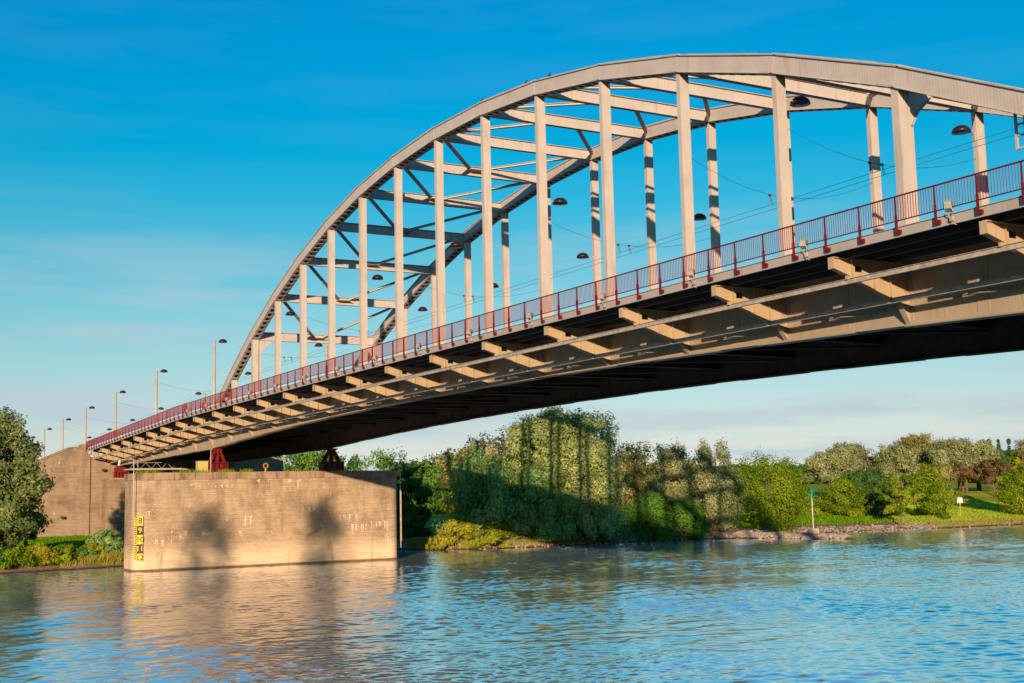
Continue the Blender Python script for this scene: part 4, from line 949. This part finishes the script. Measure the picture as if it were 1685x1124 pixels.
# distant wood on the horizon
rg = np.random.default_rng(5); Pn = []; On = []; Tn = []
for a in np.arange(101, 166, .26):
    for q in range(3):
        d = 760+q*55+rg.uniform(-20, 20); aa = math.radians(a+rg.uniform(-.1, .1)); x = 141+d*math.cos(aa); y = -40+d*math.sin(aa); zb = float(height(x, y)); r = rg.uniform(6, 9); hh = rg.uniform(10, 13)+2.5*math.sin(a*.35)
        n = 240; dd = rg.normal(size=(n, 3)); dd /= np.linalg.norm(dd, axis=1)[:, None]
        Pn.append(np.array([x, y, zb+hh*.5])+dd*np.array([r, r, hh*.55])*rg.uniform(.8, 1.05, n)[:, None]); On.append(dd); Tn.append(np.clip(rg.uniform(.2, .7)+rg.normal(size=n)*.15, 0, 1))
Pn = np.concatenate(Pn); V, Q = leaf_quads(rg, Pn, 2.2, 1.2, np.concatenate(On)); tag(fast_mesh('distant_wood', V, Q, L['dark'], np.concatenate(Tn)), 'dark wooded ridge on the horizon behind the far bank', 'wood', kind='stuff')

# ------------------------------------------------------------ grass, reeds, stones
def blades(name, n, fx, hmin, hmax, w, leaf, label, seed, tone=(.2, .9)):
    rg = np.random.default_rng(seed); xy = fx(rg, n); x, y = xy[:, 0], xy[:, 1]; z = height(x, y); k = z > .12; x, y, z = x[k], y[k], z[k]; n = len(x)
    h = rg.uniform(hmin, hmax, n)*(.5+.9*vnoise(x, y, 2.5, 8)); a = rg.uniform(0, 2*np.pi, n); dx, dy = np.cos(a)*w, np.sin(a)*w; l = rg.normal(size=(n, 2))*.25*h[:, None]
    V = np.stack([np.stack([x-dx, y-dy, z-.05], -1), np.stack([x+dx, y+dy, z-.05], -1), np.stack([x+dx*.3+l[:, 0], y+dy*.3+l[:, 1], z+h], -1), np.stack([x-dx*.3+l[:, 0], y-dy*.3+l[:, 1], z+h], -1)], 1).reshape(-1, 3)
    t = rg.uniform(*tone, n); o = fast_mesh(name, V, np.arange(4*n).reshape(n, 4), L[leaf], t); tag(o, label, 'grass', kind='stuff'); return o
def strip(y0, y1, d0, d1):
    def f(rg, n):
        y = rg.uniform(y0, y1, n); return np.stack([shore(y)-rg.uniform(d0, d1, n), y], -1)
    return f
blades('reeds', 5000, strip(-15, -5, .9, 2.2), .4, 1.3, .05, 'reed', 'pale reeds along the water left of the pier', 1)
blades('grass', 40000, strip(-32, -4, 1.5, 42), .08, .26, .06, 'grass', 'bright green lawn grass before the abutment', 2, (0, .3))
blades('reeds', 9000, strip(130, 190, .6, 2.4), .25, .60, .05, 'reed', 'golden reeds along the shore at the right edge', 3)
blades('grass', 60000, strip(126, 200, 2.5, 50), .06, .28, .08, 'grass', 'meadow grass on the right bank', 4, (.45, 1))
blades('grass', 22000, strip(88, 128, 7.5, 24), .25, .9, .07, 'grass', 'rough green grass behind the groyne and beacon', 5, (0, .5))
blades('reeds', 12000, strip(34, 62, .8, 3.0), .2, .7, .05, 'reed', 'yellow bank grass under the golden bushes', 6)
rg = np.random.default_rng(11); m = MB()
def stone(x, y, z, s): m.ell((x, y, z), (s*rg.uniform(.8, 1.4), s*rg.uniform(.8, 1.4), s*rg.uniform(.5, .9)), 6, 4, .22, rg)
for k in range(1500):
    t = rg.uniform(0, 1)**.8; x = -12+18.6*t; y = 86+4.7*t; off = rg.normal()*1.25*(1-.35*t); x += -.24*off; y += .97*off
    z = float(height(x, y)); 
    if z > -.35: stone(x, y, z+.03, rg.uniform(.12, .30))
tag(m.build('groyne_stones', M_STONE), 'pale rubble stones of the low groyne pointing into the river', 'stones', kind='stuff')
m = MB()
for k in range(1700):
    y = rg.uniform(33, 150); 
    if rg.uniform() < .4: y = rg.uniform(92, 130)
    x = float(shore(y))-rg.uniform(-.3, 2.2 if y < 92 else 5); z = float(height(x, y)); stone(x, y, z+.02, rg.uniform(.06, .20))
tag(m.build('beach_stones', M_STONE), 'scattered stones along the muddy far shore', 'stones', kind='stuff')
for k, (x, y, a, l, lb) in enumerate([(-12.6, 45.6, .6, 2.6, 'bleached branch on the bank under the golden bushes'), (-13.4, 43.0, -.4, 3.2, 'bare root tangle at the water below the golden bush'), (-15.2, 66.5, .8, 3.0, 'reddish bare branches right of the silvery willow'), (-13, 113, .2, 3.0, 'driftwood log on the beach right of the groyne'), (-13.4, 121, 1.4, 2.4, 'driftwood branch beside the slim young tree'), (-15.5, -12.0, 1.3, 1.8, 'grey driftwood at the water left of the pier')]):
    rgk = np.random.default_rng(200+k); m = MB(); z = float(height(x, y))+.15
    for q in range(5):
        b = a+rgk.uniform(-.9, .9); e = rgk.uniform(.3, 1)*l; p0 = Vector((rgk.uniform(-.3, .3), rgk.uniform(-.3, .3), 0)); p1 = p0+Vector((math.cos(b)*e*.5, math.sin(b)*e*.5, rgk.uniform(0, .5))); p2 = p0+Vector((math.cos(b)*e, math.sin(b)*e, rgk.uniform(-.1, .7)))
        m.tube([p0, p1, p2], [.09, .06, .02], 6)
    tag(m.build('driftwood_branch', M_WOOD, None, True, (x, y, z)), lb, 'driftwood', 'driftwood on the far shore')

# tall poplars on the town bank behind the photographer
for k, (x, y, top, r, w) in enumerate([(161.4, -108.3, 37.6, 4.3, 'left'), (161.4, -94.4, 38.5, 3.6, 'right')]):
    tr('tall broad tree on the town bank outside the picture, %s of the two' % w, x, y, top, r, 'dark', 'bush', nleaf=3300, nclump=300, base=3, size=.40, seed=170+k, group='tall trees on the town bank')
m = MB(); m.ell((0, 0, .3), (.55, .4, .42), 9, 6, .12, rg); m.tube([(.2, 0, .5), (.5, .1, .75)], [.12, .03], 6)
tag(m.build('plastic_sack', simple('blue_plastic', (.02, .12, .35), .5, .2), None, True, (-14.2, 93.4, float(height(-14.2, 93.4)))), 'small blue plastic sack lying on the bank below the wide yellow-green tree', 'sack')
for loc, lb in (((-53.5, -2.1, 12.55), 'dark floodlight fixed high on the abutment wall right of the pilaster'), ((-53.55, -7.9, 5.6), 'small rusty fitting low on the brick wing wall')):
    root = empty('wall_light', loc); tag(root, lb, 'wall light')
    m = MB(); m.tube([(0, 0, 0), (.45, -.1, -.05)], .05, 6); m.build('arm', M_DARK, root)
    m = MB(); m.box(.4, -.3, -.22, .7, .18, .16); m.build('lamp_housing', M_DARK, root)
rgw = np.random.default_rng(21); wx = []; 
for y0_, n_ in ((-8.6, 90), (-7.2, 40), (-4.0, 120), (-2.2, 90), (.8, 130), (3.2, 90), (9.5, 40), (14, 60)):
    wx += [(rgw.uniform(1.7, 2.32), y0_+rgw.normal()*.5) for _ in range(n_)]
wx = np.array(wx); n = len(wx); h = rgw.uniform(.08, .42, n); l = rgw.normal(size=(n, 2))*.10
V = np.stack([np.stack([wx[:, 0], wx[:, 1]-.025, np.full(n, 10.66)], -1), np.stack([wx[:, 0], wx[:, 1]+.025, np.full(n, 10.66)], -1), np.stack([wx[:, 0]+l[:, 0], wx[:, 1]+l[:, 1]+.01, 10.7+h], -1), np.stack([wx[:, 0]+l[:, 0], wx[:, 1]+l[:, 1]-.01, 10.7+h], -1)], 1).reshape(-1, 3)
tag(fast_mesh('weeds', V, np.arange(4*n).reshape(n, 4), L['grass'], rgw.uniform(.1, .8, n)), 'weeds growing along the top edge of the brick pier', 'weeds', kind='stuff')
# beacon and sign
root = empty('river_beacon', (1.7, 88.7, .78)); tag(root, 'green arrow beacon on a thin white pole standing on the stone groyne', 'beacon')
m = MB(); m.prism([(-.62, 0), (.62, 0), (.52, .75), (-.52, .75)], 'y', -.55, .55); m.build('concrete_block', M_CONC, root)
m = MB(); m.tube([(0, 0, .75), (0, 0, 5.3)], .06, 8); m.build('pole', M_WHITE, root)
m = MB()
for k in range(12):
    a0, a1 = 2*math.pi*k/12, 2*math.pi*(k+1)/12; m.add([(0, 0, 6.85), (.45*math.cos(a0), .45*math.sin(a0), 6.0), (.45*math.cos(a1), .45*math.sin(a1), 6.0), (0, 0, 6.0)], [(0, 1, 2), (1, 3, 2)])
m.tube([(0, 0, 5.2), (0, 0, 6.0)], [.20, .20], 10); m.build('topmark', M_GREEN, root)
root = empty('river_sign', (-22.5, 147.5, float(height(-22.5, 147.5)))); tag(root, 'blank white square sign on a yellowish post in the right meadow', 'sign')
m = MB(); m.box(-.07, -.07, -.3, .07, .07, 3.2); m.build('post', M_YBOX, root)
m = MB(); m.box(.08, -.48, 2.5, .12, .48, 3.5); o = m.build('panel', M_WHITE, root); o.rotation_euler = (0, 0, -.8)
